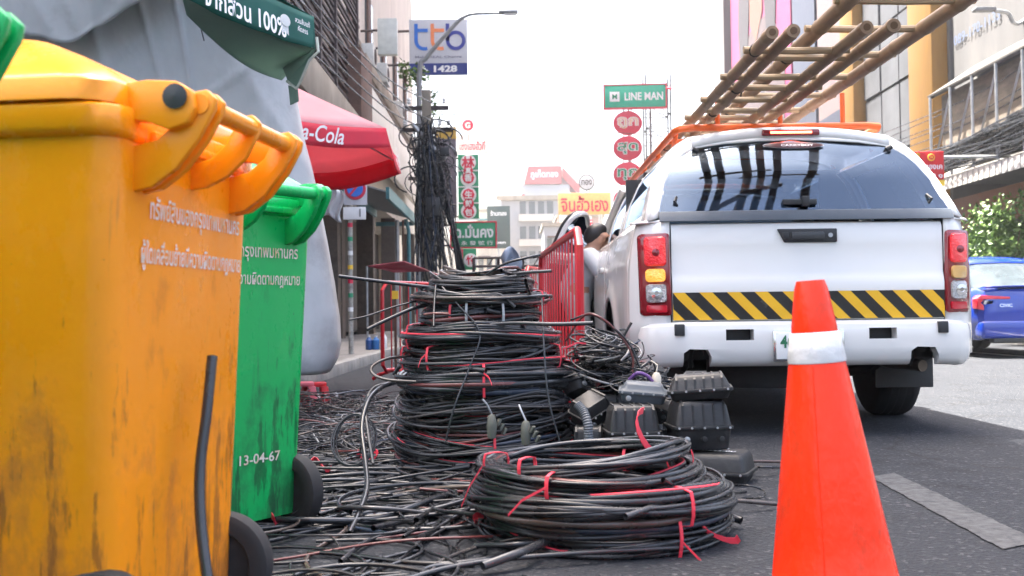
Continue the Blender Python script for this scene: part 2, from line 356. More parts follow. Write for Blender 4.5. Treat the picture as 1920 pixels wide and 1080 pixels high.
# teal canopy and drainpipe
cn = T('shop_canopy', 'teal framed shop canopy sloping over the pavement', 'canopy', (-4.2, 28, 3.5))
o = MB(); o.add([(0, -3.2, .5), (1.25, -3.2, .12), (1.25, 4.2, .12), (0, 4.2, .5), (0, -3.2, .46), (1.25, -3.2, .08), (1.25, 4.2, .08), (0, 4.2, .46)], [(0, 1, 2, 3), (4, 7, 6, 5), (0, 4, 5, 1), (1, 5, 6, 2), (2, 6, 7, 3), (3, 7, 4, 0)]); o.obj('roof_sheet', mat('grey_zinc', (.3, .32, .33), .5, metal=.4), cn, smooth=False)
lb(cn, 'fascia', teal, 1.26, 1.34, -3.25, 4.25, -.08, .2); lb(cn, 'back_beam', teal, .02, .1, -3.2, 4.2, .2, .4)
lb(cn, 'beam', teal, .1, 1.25, 3.9, 4.0, -.1, .02)
o = MB(); o.tube([(-2.92, 30, .13), (-2.92, 30, 3.1), (-3.0, 30, 3.42)], .055, 10); tag(o.obj('drainpipe', teal), 'upright teal drainpipe carrying the shop canopy', 'pipe')
for i, (px, rr, lab) in enumerate(((746, .06, 'grey pipe beside the teal drainpipe'), (757, .03, 'thin dark rod between the grey and teal pipes'))):
    p = at(px, 560, 29.5); o = MB(); o.tube([(p.x, 29.5, .13), (p.x, 29.5, 3.35)], rr, 8); tag(o.obj('pipe', [steel, rusty][i]), lab, 'pipe')
C = T('shophouse', 'low far shophouses in a row behind the tangled cable pole', 'building', (-5, 70, 0))
lb(C, 'wall', cream, -9, 0, -23.9, 25, 0, 6.4)
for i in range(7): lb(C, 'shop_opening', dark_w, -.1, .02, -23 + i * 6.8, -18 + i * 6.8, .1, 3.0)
for i in range(7): lb(C, 'window', winm, -.1, .02, -22 + i * 6.8, -19.5 + i * 6.8, 3.9, 5.4)
# ---- far buildings closing the street
fargrey = mat('far_grey_wall', (.30, .30, .31), .85, var=.08)
D = T('building', 'pale grey flat-roofed block closing the far end of the street', 'building', (2.4, 110, 0))
lb(D, 'wall', fargrey, -3.6, 2.6, 0, 10, 0, 12.6); lb(D, 'roof_slab', concrete, -3.9, 2.9, -.3, 10, 12.62, 13.1)
for k in range(4):
    lb(D, 'balcony', wallw, -1.6, 2.0, -.7, -.02, 2.6 + 2.6 * k, 3.3 + 2.6 * k)
    for i in range(4): lb(D, 'window', winm, -1.5 + i * .95, -.85 + i * .95, -.06, .02, 3.4 + 2.6 * k, 4.7 + 2.6 * k)
D = T('building', 'white tower with red roof trim and two rows of small windows', 'building', (5.3, 160, 0))
lb(D, 'wall', mat('far_white_wall', (.42, .41, .41), .85, var=.04), -3.6, 3.6, 0, 14, 0, 20.4)
red_p = mat('red_sign_paint', (.45, .025, .03), .5, var=.08)
o = MB(); o.prism([(-3.3, 20.5), (2.4, 20.5), (2.4, 23.2), (-2.6, 23.2)], -.4, 10); hd = o.obj('roof_board', red_p, D, smooth=False)
text(D, 'ภูเก็ตทอง', (-.2, -.42, 21.9), (1, 0, 0), (0, 0, 1), 1.5, white, 4.2, .02)
o = MB(); o.add([(2.6, -.3, 23.0), (5.2, -.3, 20.2), (5.2, -.3, 18.6), (2.6, -.3, 21.4), (2.6, 6, 23.0), (5.2, 6, 20.2), (5.2, 6, 18.6), (2.6, 6, 21.4)], [(0, 1, 2, 3), (4, 7, 6, 5), (0, 4, 5, 1), (3, 2, 6, 7), (1, 5, 6, 2), (0, 3, 7, 4)]); o.obj('roof_trim', red_p, D, smooth=False)
for x in (-3.7, 3.2): lb(D, 'corner_strip', red_p, x, x + .5, -.12, .5, 10, 19)
for k in range(2):
    for i in range(8): lb(D, 'window', winm, -2.6 + i * .62, -2.2 + i * .62, -.06, .02, 13.2 + 2.7 * k, 14.3 + 2.7 * k)
def far_block(lab, x0, x1, ytop, Y, m, floors, cols):
    a, b_ = at(x0, ytop, Y), at(x1, ytop, Y); w_ = b_.x - a.x; H_ = a.z; e = T('building', lab, 'building', (a.x, Y, 0))
    lb(e, 'wall', m, 0, w_, 0, 8, 0, H_); lb(e, 'roof_slab', concrete, -.15, w_ + .15, -.2, 8, H_ + .01, H_ + .3); lb(e, 'water_tank', steel, w_ * .6, w_ * .85, 2, 3.2, H_ + .31, H_ + 1.3, bev=.1)
    for k in range(floors):
        z = H_ * (k + .25) / floors; lb(e, 'balcony', concrete, w_ * .05, w_ * .95, -.6, -.01, z - .35, z - .2)
        for i in range(cols): lb(e, 'window', winm, w_ * (.1 + .82 * i / cols), w_ * (.1 + .82 * i / cols) + w_ * .5 / cols, -.05, .02, z, z + H_ * .5 / floors)
        lb(e, 'awning', rusty if k % 2 else teal, w_ * .1, w_ * .5, -.9, -.02, z + H_ * .52 / floors, z + H_ * .52 / floors + .08)
far_block('narrow cream shophouse far off behind the green signs', 890, 948, 398, 100, cream, 3, 3)
far_block('pinkish shophouse far off below the yellow sign', 1046, 1130, 408, 92, mat('pink_wall', (.36, .25, .22), .85, var=.1), 3, 4)
far_block('grey shophouse far off between the block and the yellow sign', 1020, 1075, 425, 85, fargrey, 2, 3)
# ---- right row
E = T('building', 'tall right-hand building clad in posters between yellow pillars', 'building', (9.8, 35, 0))
gw = mat('weathered_grey_wall', (.13, .13, .133), .85, var=.15, scale=1, dirt=(.18, .17, .16), dscale=.5, damt=.4, stretch=(1, 1, .3))
yel = mat('ochre_pillar', (.30, .155, .03), .6, var=.12, dirt=(.3, .18, .06), damt=.25, stretch=(1, 1, .2))
def rb(p, name, m, y0, y1, z0, z1, d=.06, par=None, bev=0, back=-.3):   # panel on the street face (faces -x), y in world metres
    o = MB(); o.bx(-d, back if back > 0 else .02, y0 - 35, y1 - 35, z0, z1); return o.obj(name, m, par or p, bev=bev)
o = MB(); o.bx(.02, 10, -11.6, 12.9, 0, 19.5); o.obj('wall', gw, E)
pink = mat('pink_poster', (.27, .025, .10), .5, var=.08, scale=.6); cloth_g = mat('poster_grey_shirt', (.085, .06, .063), .6, var=.15, scale=.8)
hair_p = mat('poster_black_hair', (.03, .025, .03), .6); skin_p = mat('poster_skin_tone', (.16, .07, .045), .6, var=.05)
navy = mat('navy_panel', (.03, .035, .06), .4, var=.2); pale = mat('pale_floral_panel', (.17, .12, .12), .5, var=.15, scale=.9, dirt=(.35, .06, .08), dscale=1.1, damt=.35)
grey_film = mat('grey_plastic_film', (.10, .105, .115), .5, var=.3, scale=.8, bump=.5, bscale=1.2, spec=.3)
rb(E, 'edge_post', gw, 46.4, 47.4, 0, 20, .3)
for k in range(30): rb(E, 'edge_rung', blackp, 47.45, 47.9, 6 + k * .33, 6.12 + k * .33, .2)
po = rb(E, 'poster', pink, 36.2, 45.9, 6.8, 19, .08)
def poly_on(par, pts, m, name, d):   # flat shape printed on the poster: (y, z) corners
    o = MB(); o.prism([(y - 35, z) for y, z in pts], -d, -d + .012, 'x'); return o.obj(name, m, par, smooth=False)
poly_on(po, [(45.2, 6.9), (45.5, 9.2), (44.4, 11.0), (42.2, 11.9), (39.8, 11.9), (38.2, 11.2), (37.0, 9.2), (37.2, 6.9)], cloth_g, 'printed_shirt', .10)
poly_on(po, [(43.9, 16), (44.3, 12.5), (43.9, 10.2), (43.2, 9.6), (42.6, 11.4), (42.3, 13.0), (42.4, 16)], hair_p, 'printed_hair', .115)
poly_on(po, [(39.9, 16), (39.9, 13.0), (39.5, 11.2), (38.9, 9.8), (38.3, 10.4), (38.0, 12.5), (38.3, 16)], hair_p, 'printed_hair', .115)
poly_on(po, [(42.2, 16), (42.2, 12.2), (41.2, 11.2), (40.1, 12.2), (40.0, 16)], skin_p, 'printed_neck', .115)
poly_on(po, [(43.7, 11.2), (43.3, 11.4), (38.0, 7.8), (38.3, 7.4)], hair_p, 'printed_strap', .13)
rb(E, 'panel', navy, 33.4, 36.0, 5.5, 19, .07); pm = rb(E, 'panel', navy, 30.5, 41, 5.2, 6.6, .09)
text(E, 'maz', (-.12, 4.6, 5.95), (0, -1, 0), (0, 0, 1), .75, white, 4.4, .02)
rb(E, 'panel', pale, 30.2, 33.1, 4.5, 19, .07)
for y0, y1 in ((28.9, 30.0), (23.5, 24.9)): rb(E, 'pillar', yel, y0, y1, 2.5, 20, .35, bev=.03)
for i in range(3):
    for k in range(7): rb(E, 'film_panel', grey_film, 25.0 + i * 1.28, 26.2 + i * 1.28, 3.0 + k * 1.7, 4.62 + k * 1.7, .05 + .05 * random.random())
for i in range(3): rb(E, 'orange_patch', mat('faded_orange', (.6, .28, .12), .6), 26.4 + i * .7, 27.0 + i * .7, 3.9, 4.6, .13)
F_ = T('building', 'old grey building with a rusty zinc awning at the right edge', 'building', (9.8, 19, 0))
o = MB(); o.bx(.02, 9, -4.5, 4.2, 3.4, 9.5); o.obj('wall', gw, F_)
o = MB(); o.bx(1.5, 9, -4.5, 4.2, 0, 3.4); o.obj('shop_back_wall', dark_w, F_)
text(F_, '089-170-1133', (-.01, 3.0, 6.55), (0, -1, 0), (0, 0, 1), .22, mat('blue_grey_print', (.12, .16, .26), .6), 2.2, .01)
o = MB(); o.add([(.02, 4.2, 3.75), (-1.0, 4.2, 3.3), (-1.0, -4.5, 3.3), (.02, -4.5, 3.75)], [(0, 1, 2, 3)]); o.obj('awning_sheet', mat('old_zinc', (.33, .32, .30), .6, metal=.3, var=.25, dirt=(.16, .1, .06), damt=.4), F_, solid=.02)
fz = mat('zinc_fringe', (.45, .43, .40), .6, metal=.2, var=.2)
fm = MB(); fm.bx(-.01, .01, -.055, .055, -.22, .02); fme = fm.mesh('fringe_strip')
for i in range(70):
    o = link('fringe_strip', fme, fz, F_); o.location = (-1.01 + .012 * (i % 2), 4.15 - i * .118, 3.3)
o = MB(); o.bx(-.35, -.25, -4.5, 4, 2.35, 3.0); o.obj('brown_sign_band', mat('brown_sign', (.2, .075, .035), .6), F_)
o = MB(); o.bx(.3, .4, -4.5, 4.1, .14, 2.3); o.obj('roller_shutter', mat('grey_shutter', (.2, .2, .2), .6), F_)
# broken projecting roof with its lattice of pipes
rf = mat('dark_roof_tiles', (.07, .065, .06), .8, var=.4, bump=.4)
o = MB(); o.add([(.02, 3.1, 5.75), (-1.0, 3.1, 5.1), (-1.0, -4.4, 5.1), (.02, -4.4, 5.75)], [(0, 1, 2, 3)]); o.obj('old_roof', rf, F_, solid=.09)
o = MB(); o.bx(-.8, .0, -4.3, 2.9, 3.9, 5.1); o.obj('loft_box', mat('old_brown_boards', (.2, .165, .13), .85, var=.35, dirt=(.06, .05, .045), damt=.6, dscale=2, stretch=(1, .4, 1.5)), F_)
for i in range(5):
    o = MB(); y = 3.0 - i * 1.0; o.tube([(-1.0, y, 3.35), (-1.0, y, 5.1)], .03, 6); o.obj('awning_post', steel, F_)
    o = MB(); o.tube([(-1.0, y, 3.4), (-1.0, y - .95, 4.9)], .022, 6); o.obj('awning_brace', steel, F_)
G = T('building', 'far low building on the right side of the street', 'building', (11, 72, 0))
o = MB(); o.bx(0, 9, -23.8, 26, 0, 7.6); o.obj('wall', cream, G)
for i in range(6): lbx = MB(); lbx.bx(-.03, .05, -22 + 8 * i, -18 + 8 * i, 4, 6.2); lbx.obj('window', winm, G)
# ============================================================ PICKUP TRUCK (local: x right, y forward from the rear bumper, z up)
TX, TY = 1.556, 5.5
K = T('pickup_truck', 'white pickup truck with canopy, striped tailgate tape and orange roof rack', 'pickup truck', (TX, TY, 0))
tgl = glass_mat('tinted_truck_glass', (.34, .40, .50), .085, .045)
lgl = glass_mat('clear_car_glass', (.55, .6, .62), .16)
AX = (1.15, 4.25); WR = .335
def half_w(y, z):
    w = .93
    if y < .4: w -= .045 * ((.4 - y) / .34) ** 2
    if y > 4.3: w -= .10 * ((y - 4.3) / .8) ** 2
    w -= .05 * max(0, (z - .78) / .36) ** 2 + .045 * max(0, (.66 - z) / .3) ** 2
    for a in AX: w += .018 * math.exp(-((math.hypot(y - a, z - WR) - .44) / .07) ** 2)
    w += .008 * math.exp(-((z - .92) / .03) ** 2)
    return w
def top_z(y): return 1.135 if y < 3.3 else 1.135 - .05 * (y - 3.3) / 1.0 - .12 * max(0, (y - 4.3) / .8) ** 2
def low_z(y):
    z = .37 if y > .5 else .40
    for a in AX:
        if abs(y - a) < .41: z = max(z, WR + math.sqrt(.41 ** 2 - (y - a) ** 2))
    return z
def side_panel(s, y0, y1, name, n=None, zl=None):
    n = n or max(6, int((y1 - y0) / .03)); nz = 22; o = MB()
    def fn(u, v):
        y = y0 + (y1 - y0) * u; a = max(low_z(y), zl or 0); z = a + (top_z(y) - a) * v
        return (s * half_w(y, z), y, z)
    o.grid(fn, n, nz); return o.obj(name, paint_w, K, solid=.012)
for s in (-1, 1):
    side_panel(s, .235, 1.58, 'bed_side')
    side_panel(s, 1.59, 2.52, 'rear_door')
    if s > 0: side_panel(s, 2.53, 3.46, 'front_door')
    else:
        o = MB(); o.grid(lambda u, v: (-.9, 2.53 + .93 * u, .36 + .1 * v), 2, 2); o.obj('door_sill', paint_w, K, solid=.03)
    side_panel(s, 3.47, 5.12, 'front_wing')
    # black arch liner
    for a in AX:
        o = MB(); rg = []
        for x in (.55, .90):
            rg.append([(s * x, a + .43 * math.cos(t), WR + .43 * math.sin(t)) for t in np.linspace(R(-8), R(188), 18)])
        o.loft(rg, False); o.obj('arch_liner', blackp, K, solid=.01)
# handles on the left rear door
o = MB(); o.bx(-.955, -.925, 1.68, 1.86, .93, .965); o.obj('door_handle', paint_w, K, bev=.01)
o = MB(); o.bx(.925, .955, 1.68, 1.86, .93, .965); o.obj('door_handle', paint_w, K, bev=.01)
# corner posts carrying the lamps
def plan(x): # rear outline in plan: y for |x|
    a = abs(x); return .062 if a < .72 else .062 + .10 * ((a - .72) / .17) ** 2.6
for s in (-1, 1):
    xs = [.722, .76, .80, .835, .86, .88, .90, .915, .925]
    o = MB(); o.loft([[(s * (x - (x - .72) / .2 * .05 * max(0, (z - .78) / .36) ** 2), plan(x), z) for x in xs] for z in (.42, .6, .78, .9, 1.0, 1.07, 1.135)], False); o.obj('rear_corner_panel', paint_w, K, solid=.012)
for s in (-1, 1):   # top of the bed side and door waist, under canopy and glass
    o = MB(); o.loft([[(s * (half_w(y, 1.135) + .004), y, 1.13), (s * (half_w(y, 1.135) - .004), y, 1.142), (s * .80, y, 1.146)] for y in np.linspace(.24, 3.4, 24)], False); o.obj('waist_rail', paint_w, K, solid=.006)
    o = MB(); o.loft([[(s * x, plan(x), 1.13), (s * (x - .005), plan(x) + .012, 1.142), (s * min(x, .80), .26, 1.146)] for x in (.722, .78, .83, .87, .90, .915)], False); o.obj('corner_cap', paint_w, K, solid=.005)
# bonnet, front face, floor
o = MB(); o.grid(lambda u, v: ((-1 + 2 * u) * (half_w(3.5 + 1.6 * v, top_z(3.5 + 1.6 * v)) - .005), 3.45 + 1.66 * v, top_z(3.45 + 1.66 * v) + .05 * (1 - (2 * u - 1) ** 2)), 14, 10); o.obj('bonnet', paint_w, K, solid=.012)
o = MB(); o.bx(-.84, .84, 5.08, 5.16, .62, 1.0); o.obj('grille', blackp, K, bev=.02)
o = MB(); o.bx(-.86, .86, 5.05, 5.24, .36, .62); o.obj('front_bumper', paint_w, K, bev=.05, seg=3)
o = MB(); o.bx(-.82, .82, 1.6, 5.0, .34, .40); o.obj('floor_pan', blackp, K)
o = MB(); o.bx(-.82, .82, .12, 1.56, .60, .64); o.obj('bed_floor', blackp, K)
# tailgate
tgp = [(.600, .075), (.606, .045), (.625, .034), (.80, .028), (.83, .036), (.86, .046), (1.0, .046), (1.09, .05), (1.118, .06), (1.126, .085), (1.126, .11), (.60, .11)]
xs = np.linspace(-.714, .714, 9)
o = MB(); o.loft([[(x, y + .012 * (x / .7) ** 2, z) for z, y in tgp] for x in xs]); tg = o.obj('tailgate', paint_w, K, ang=50)
boolean(tg, [MB().prism([(-.155, 1.082), (.15, 1.082), (.15, 1.018), (-.12, 1.018)], -.02, .075)])
o = MB(); o.prism([(-.16, 1.086), (.155, 1.086), (.155, 1.014), (-.122, 1.014)], .034, .05); hn = o.obj('tailgate_handle', blackp, tg, bev=.006)
o = MB(); o.bx(-.085, .085, .024, .036, 1.028, 1.068); o.obj('handle_pull', mat('grey_plastic', (.04, .042, .045), .35), hn, bev=.005)
o = MB(); o.lathe([(.012, .0), (.012, -.008)], 14, (.118, .035, 1.05), 'y'); o.obj('lock_barrel', steel, hn)
o = MB(); o.bx(-.135, -.1, .028, .036, 1.03, 1.066); o.obj('camera_housing', black, hn, bev=.004)
# hazard tape
tape_b = mat('black_tape', (.02, .02, .021), .25, var=.3, dirt=(.16, .15, .14), dscale=6, damt=.2); tape_y = mat('yellow_tape', (.85, .47, .02), .35, var=.06, dirt=(.4, .24, .06), dscale=8, damt=.05)
def tg_y(z): return np.interp(z, [p[0] for p in tgp[2:8]], [p[1] for p in tgp[2:8]])
Z0, Z1 = .612, .757
def strip(xa, xb, xc, xd, off, name, m, par):   # quad bottom xa..xb, top xd..xc
    zs = np.linspace(Z0, Z1, 6); L_, R_ = [], []
    for i, z in enumerate(zs):
        t = i / 5; l = max(-.712, min(.712, xa + (xd - xa) * t)); r = max(-.712, min(.712, xb + (xc - xb) * t))
        L_.append((l, tg_y(z) - off + .012 * (l / .7) ** 2, z)); R_.append((r, tg_y(z) - off + .012 * (r / .7) ** 2, z))
    n = 6; o = MB(); o.add(L_ + R_, [(i, n + i, n + i + 1, i + 1) for i in range(n - 1)]); return o.obj(name, m, par, smooth=False)
o = MB(); o.grid(lambda u, v: (-.713 + 1.426 * u, tg_y(Z0 + (Z1 - Z0) * v) - .003 + .012 * ((-.713 + 1.426 * u) / .7) ** 2, Z0 + (Z1 - Z0) * v), 12, 5); tp = o.obj('hazard_tape', tape_b, tg)
for i in range(-1, 10):
    x = -.72 + i * .1445
    if x + .21 < -.71: continue
    strip(x + .145, x + .213, x + .068, x, .006, 'yellow_stripe', tape_y, tp)
# rear bumper
path = [(-.90, .46), (-.905, .34), (-.90, .22), (-.88, .12), (-.84, .05), (-.78, .018), (-.68, .004), (-.4, 0), (0, 0), (.4, 0), (.68, .004), (.78, .018), (.84, .05), (.88, .12), (.90, .22), (.905, .34), (.90, .46)]
prof = [(.605, .085), (.602, .03), (.585, .008), (.55, 0), (.46, .0), (.40, .012), (.372, .04), (.365, .075), (.40, .08), (.58, .085)]
rg = []
for i, (px, py) in enumerate(path):
    a = path[max(i - 1, 0)]; b = path[min(i + 1, len(path) - 1)]; t = Vector((b[0] - a[0], b[1] - a[1])).normalized(); n = Vector((-t.y, t.x))
    rg.append([(px + n.x * d, py + n.y * d, z - (.0 if abs(px) < .7 else .012 * (abs(px) - .7) / .2)) for z, d in prof])
o = MB(); o.loft(rg); bp = o.obj('rear_bumper', paint_w, K, ang=50)
cuts = []
for s in (-1, 1):
    x0, x1 = sorted((s * .30, s * .445)); c = MB(); c.bx(x0, x1, -.1, .3, .505, .562); cuts.append(c)
    c = MB(); xa, xb = sorted((s * .52, s * .665)); c.prism([(xa, .2), (xb, .2), (xb, .42), (xb - .02, .458), (xa + .03, .462), (xa, .44)], -.1, .3); cuts.append(c)
boolean(bp, cuts)
for s in (-1, 1):
    o = MB(); x0, x1 = sorted((s * .66, s * .712)); o.bx(x0, x1, -.008, .02, .532, .592); o.obj('step_pad', blackp, bp, bev=.004)
o = MB(); o.bx(-.66, .66, .09, .14, .47, .6); o.obj('bumper_beam', black, bp)
# number plate
plm = mat('plate_white', (.78, .78, .76), .4, var=.03)
o = MB(); o.bx(-.205, .165, -.02, .0, .392, .556); np_ = o.obj('number_plate', chrome, K, bev=.008)
o = MB(); o.bx(-.19, .15, -.024, -.019, .405, .543); o.obj('plate_face', plm, np_, bev=.004)
grn = mat('plate_green', (.02, .16, .07), .5)
text(K, '4ฒก 1902', (-.02, -.0265, .495), (1, 0, 0), (0, 0, 1), .068, grn, .30, .03).parent = np_
text(K, 'กรุงเทพมหานคร', (-.02, -.0265, .43), (1, 0, 0), (0, 0, 1), .032, grn, .18, .02).parent = np_
# tail lamps
red_h = mat('lamp_dark_red', (.22, .006, .012), .12, var=.08, coat=1); red_l = mat('lamp_red_lit', (.6, .02, .03), .15, var=.2, scale=60, coat=1, emit=.06, ecol=(1, .03, .04), bump=.8, bscale=110)
amb_l = mat('lamp_amber_lit', (.8, .35, .06), .15, var=.1, coat=1, emit=.14, ecol=(1, .38, .05), bump=.8, bscale=90); clr_l = mat('lamp_clear', (.5, .5, .5), .12, var=.35, scale=60, metal=.4, coat=1, bump=.8, bscale=120)
refl = mat('red_reflector', (.55, .012, .03), .2, var=.05, coat=.5)
amb_o = mat('lamp_amber', (.75, .45, .16), .15, var=.1, coat=1)
def lens(par, s, x0, x1, z0, z1, m, name, off, slant=0, r=.02):
    """rounded lens following the corner curve"""
    pts = []
    for cx, cz, a0 in ((x1 - r, z1 - r, 0), (x0 + r, z1 - r, 90), (x0 + r, z0 + r, 180), (x1 - r, z0 + r, 270)):
        for k in range(4):
            a = R(a0 + 30 * k); pts.append((cx + r * math.cos(a), cz + r * math.sin(a)))
    rings = []
    for k, o_ in ((1, 0), (1, off * .7), (.9, off)):
        mx, mz = (x0 + x1) / 2, (z0 + z1) / 2
        rings.append([(s * (mx + (x - mx) * k + slant * (z - .64)), plan(mx + (x - mx) * k + slant * (z - .64)) - o_, mz + (z - mz) * k) for x, z in pts])
    o = MB(); o.loft(rings); return o.obj(name, m, par, ang=60)
for s in (-1, 1):
    hs = lens(K, s, .717, .876, .638, 1.072, red_h, 'tail_lamp', .03, .02)
    lens(hs, s, .738, .848, .90, 1.055, red_l, 'brake_lens', .040, .02)
    lens(hs, s, .745, .845, .815, .885, amb_l if s < 0 else amb_o, 'indicator_lens', .040, .02)
    lens(hs, s, .742, .846, .705, .805, clr_l, 'reversing_lens', .040, .02)
    lens(hs, s, .740, .846, .652, .695, refl, 'reflector', .038, .02, r=.012)
    o = MB(); o.lathe([(.028, -.045), (.03, -.05), (.012, -.052), (.01, -.046)], 16, (s * .80, plan(.80), .755), 'y'); o.obj('bulb_ring', chrome, hs)
    o = MB(); o.lathe([(.010, -.046), (.02, -.043), (.002, -.05)], 16, (s * .80, plan(.80) + .002, .97), 'y'); o.obj('bulb_ring', red_h, hs)
# ---- canopy
cs = [(.825, 1.14), (.812, 1.2), (.765, 1.36), (.70, 1.50), (.635, 1.58), (.555, 1.628), (.4, 1.655), (.2, 1.67), (0, 1.676)]
cs = cs + [(-x, z) for x, z in cs[-2::-1]]
def rear_y(x, z): return .085 + (z - 1.14) * .84 - .13 * (1 - (x / .89) ** 2) * min(1, (z - 1.10) / .3)
rear = [(x, rear_y(x, z), z) for x, z in cs]
def ring(y, lift=0, sq=1.0): return [(x * sq, y, z + lift * (z - 1.14) / .53) for x, z in cs]
def sx(z): return np.interp(z, [1.14, 1.2, 1.36, 1.50, 1.58, 1.628], [.825, .812, .765, .70, .635, .555])
# roof + shoulders only (upper five points each side), sides get pillars and glass
U = slice(4, len(cs) - 4)
roof = [rear[U], [(x, max(y, .5) + .12, z + .004) for x, y, z in rear[U]], ring(.85, .012)[U], ring(1.2, .02)[U], ring(1.56, .02)[U]]
o = MB(); o.loft(roof, False); o.obj('canopy_roof', paint_w, K, solid=.02)
o = MB(); o.loft([ring(1.60, .03)[U], ring(1.7, .035)[U], ring(2.2, .045)[U], ring(2.6, .03)[U], ring(2.78, .0)[U]], False); o.obj('cab_roof', paint_w, K, solid=.02)
# slanted rear frame around the window
def wz(z, kz): return 1.375 + (z - 1.375) * (kz if z < 1.375 else kz - .17)
def win(k, kz, off): return [(x * k, rear_y(x * k, wz(z, kz)) - off, wz(z, kz)) for x, z in cs]
o = MB(); o.loft([rear, win(.975, .97, .012), win(.93, .92, .010)], False)
# close the bottom of the frame
o.obj('canopy_frame', paint_w, K, solid=.008)
outer = win(.94, .93, .016); n_ = len(outer)
gm = MB(); vs_ = []; fs_ = []
rows = 9
for r_ in range(rows + 1):
    z = outer[0][2] + (outer[n_ // 2][2] - outer[0][2]) * r_ / rows
    hw = np.interp(z, [p[2] for p in outer[:n_ // 2 + 1]], [p[0] for p in outer[:n_ // 2 + 1]])
    for c in range(15):
        x = -hw + 2 * hw * c / 14; vs_.append((x, rear_y(x, z) - .016, z))
gm.add(vs_, [(r_ * 15 + c, r_ * 15 + c + 1, (r_ + 1) * 15 + c + 1, (r_ + 1) * 15 + c) for r_ in range(rows) for c in range(14)])
rw = gm.obj('rear_window', tgl, K)
trim = mat('slate_trim', (.07, .085, .105), .45, var=.15)
o = MB(); o.loft([[(x, rear_y(x, z) - d, z) for x in np.linspace(-.775, .775, 15)] for z, d in ((1.132, .012), (1.134, .03), (1.16, .036), (1.186, .034), (1.19, .014))], False); o.obj('window_bottom_trim', trim, rw)
for s in (-1, 1):
    o = MB(); o.tube([(s * .52, rear_y(.52, 1.54) - .022, 1.54), (s * .55, rear_y(.55, 1.555) - .04, 1.555)], .014, 8); o.obj('glass_hinge', blackp, rw)
    o = MB(); o.tube([(s * .67, rear_y(.67, 1.23) - .02, 1.22), (s * .685, rear_y(.685, 1.25) - .04, 1.245), (s * .67, rear_y(.67, 1.27) - .02, 1.27)], .008, 6); o.obj('glass_stay', blackp, rw)
o = MB(); o.bx(-.10, .06, -.012, .02, 1.215, 1.25)
yy = rear_y(0, 1.23) - .03
o = MB(); o.bx(-.12, .06, yy - .012, yy + .012, 1.215, 1.245); o.bx(-.02, .02, yy - .02, yy + .012, 1.205, 1.26); o.obj('window_latch', blackp, rw, bev=.004)
# roof lip with stop lamp
def lipz(x): return 1.678 - .055 * (abs(x) / .55) ** 2.4
o = MB(); o.loft([[(x, rear_y(x, lipz(x)) + d, lipz(x) + dz) for x in np.linspace(-.55, .55, 21)] for d, dz in ((.10, .012), (.0, .008), (-.045, -.004), (-.062, -.022), (-.064, -.05), (-.05, -.066), (.0, -.07))], False); lip = o.obj('roof_lip', paint_w, K, solid=.006, ang=60)
ly = rear_y(0, lipz(0)) - .07
o = MB(); o.bx(-.16, .16, ly - .012, ly + .012, 1.626, 1.662); sl_ = o.obj('high_stop_lamp', red_h, K, bev=.008)
o = MB(); o.bx(-.115, .115, ly - .017, ly - .008, 1.638, 1.650); o.obj('stop_lamp_led', mat('led_lit', (1, .1, .05), .3, emit=2.2, ecol=(1, .12, .05)), sl_, bev=.003)
ov = MB(); ov.lathe([(1, 0), (1, -.003), (.9, -.004)], 28, (0, 0, 0), 'y'); ov.v = [(x * .17, y + rear_y(0, 1.565) - .024 + (z * .02) * .8, z * .02 + 1.565) for x, y, z in ov.v]; bd = ov.obj('brand_oval', mat('badge_rim', (.3, .3, .3), .4), rw)
ov = MB(); ov.lathe([(1, 0), (1, -.003), (.9, -.004)], 28, (0, 0, 0), 'y'); ov.v = [(x * .162, y + rear_y(0, 1.565) - .027 + (z * .017) * .8, z * .017 + 1.565) for x, y, z in ov.v]; ov.obj('brand_field', mat('badge_dark_red', (.06, .012, .015), .3), rw)
text(K, 'CARRYBOY', (.02, rear_y(0, 1.565) - .034, 1.565), (1, 0, 0), (0, .64, .77), .018, white, .18, .02).parent = rw
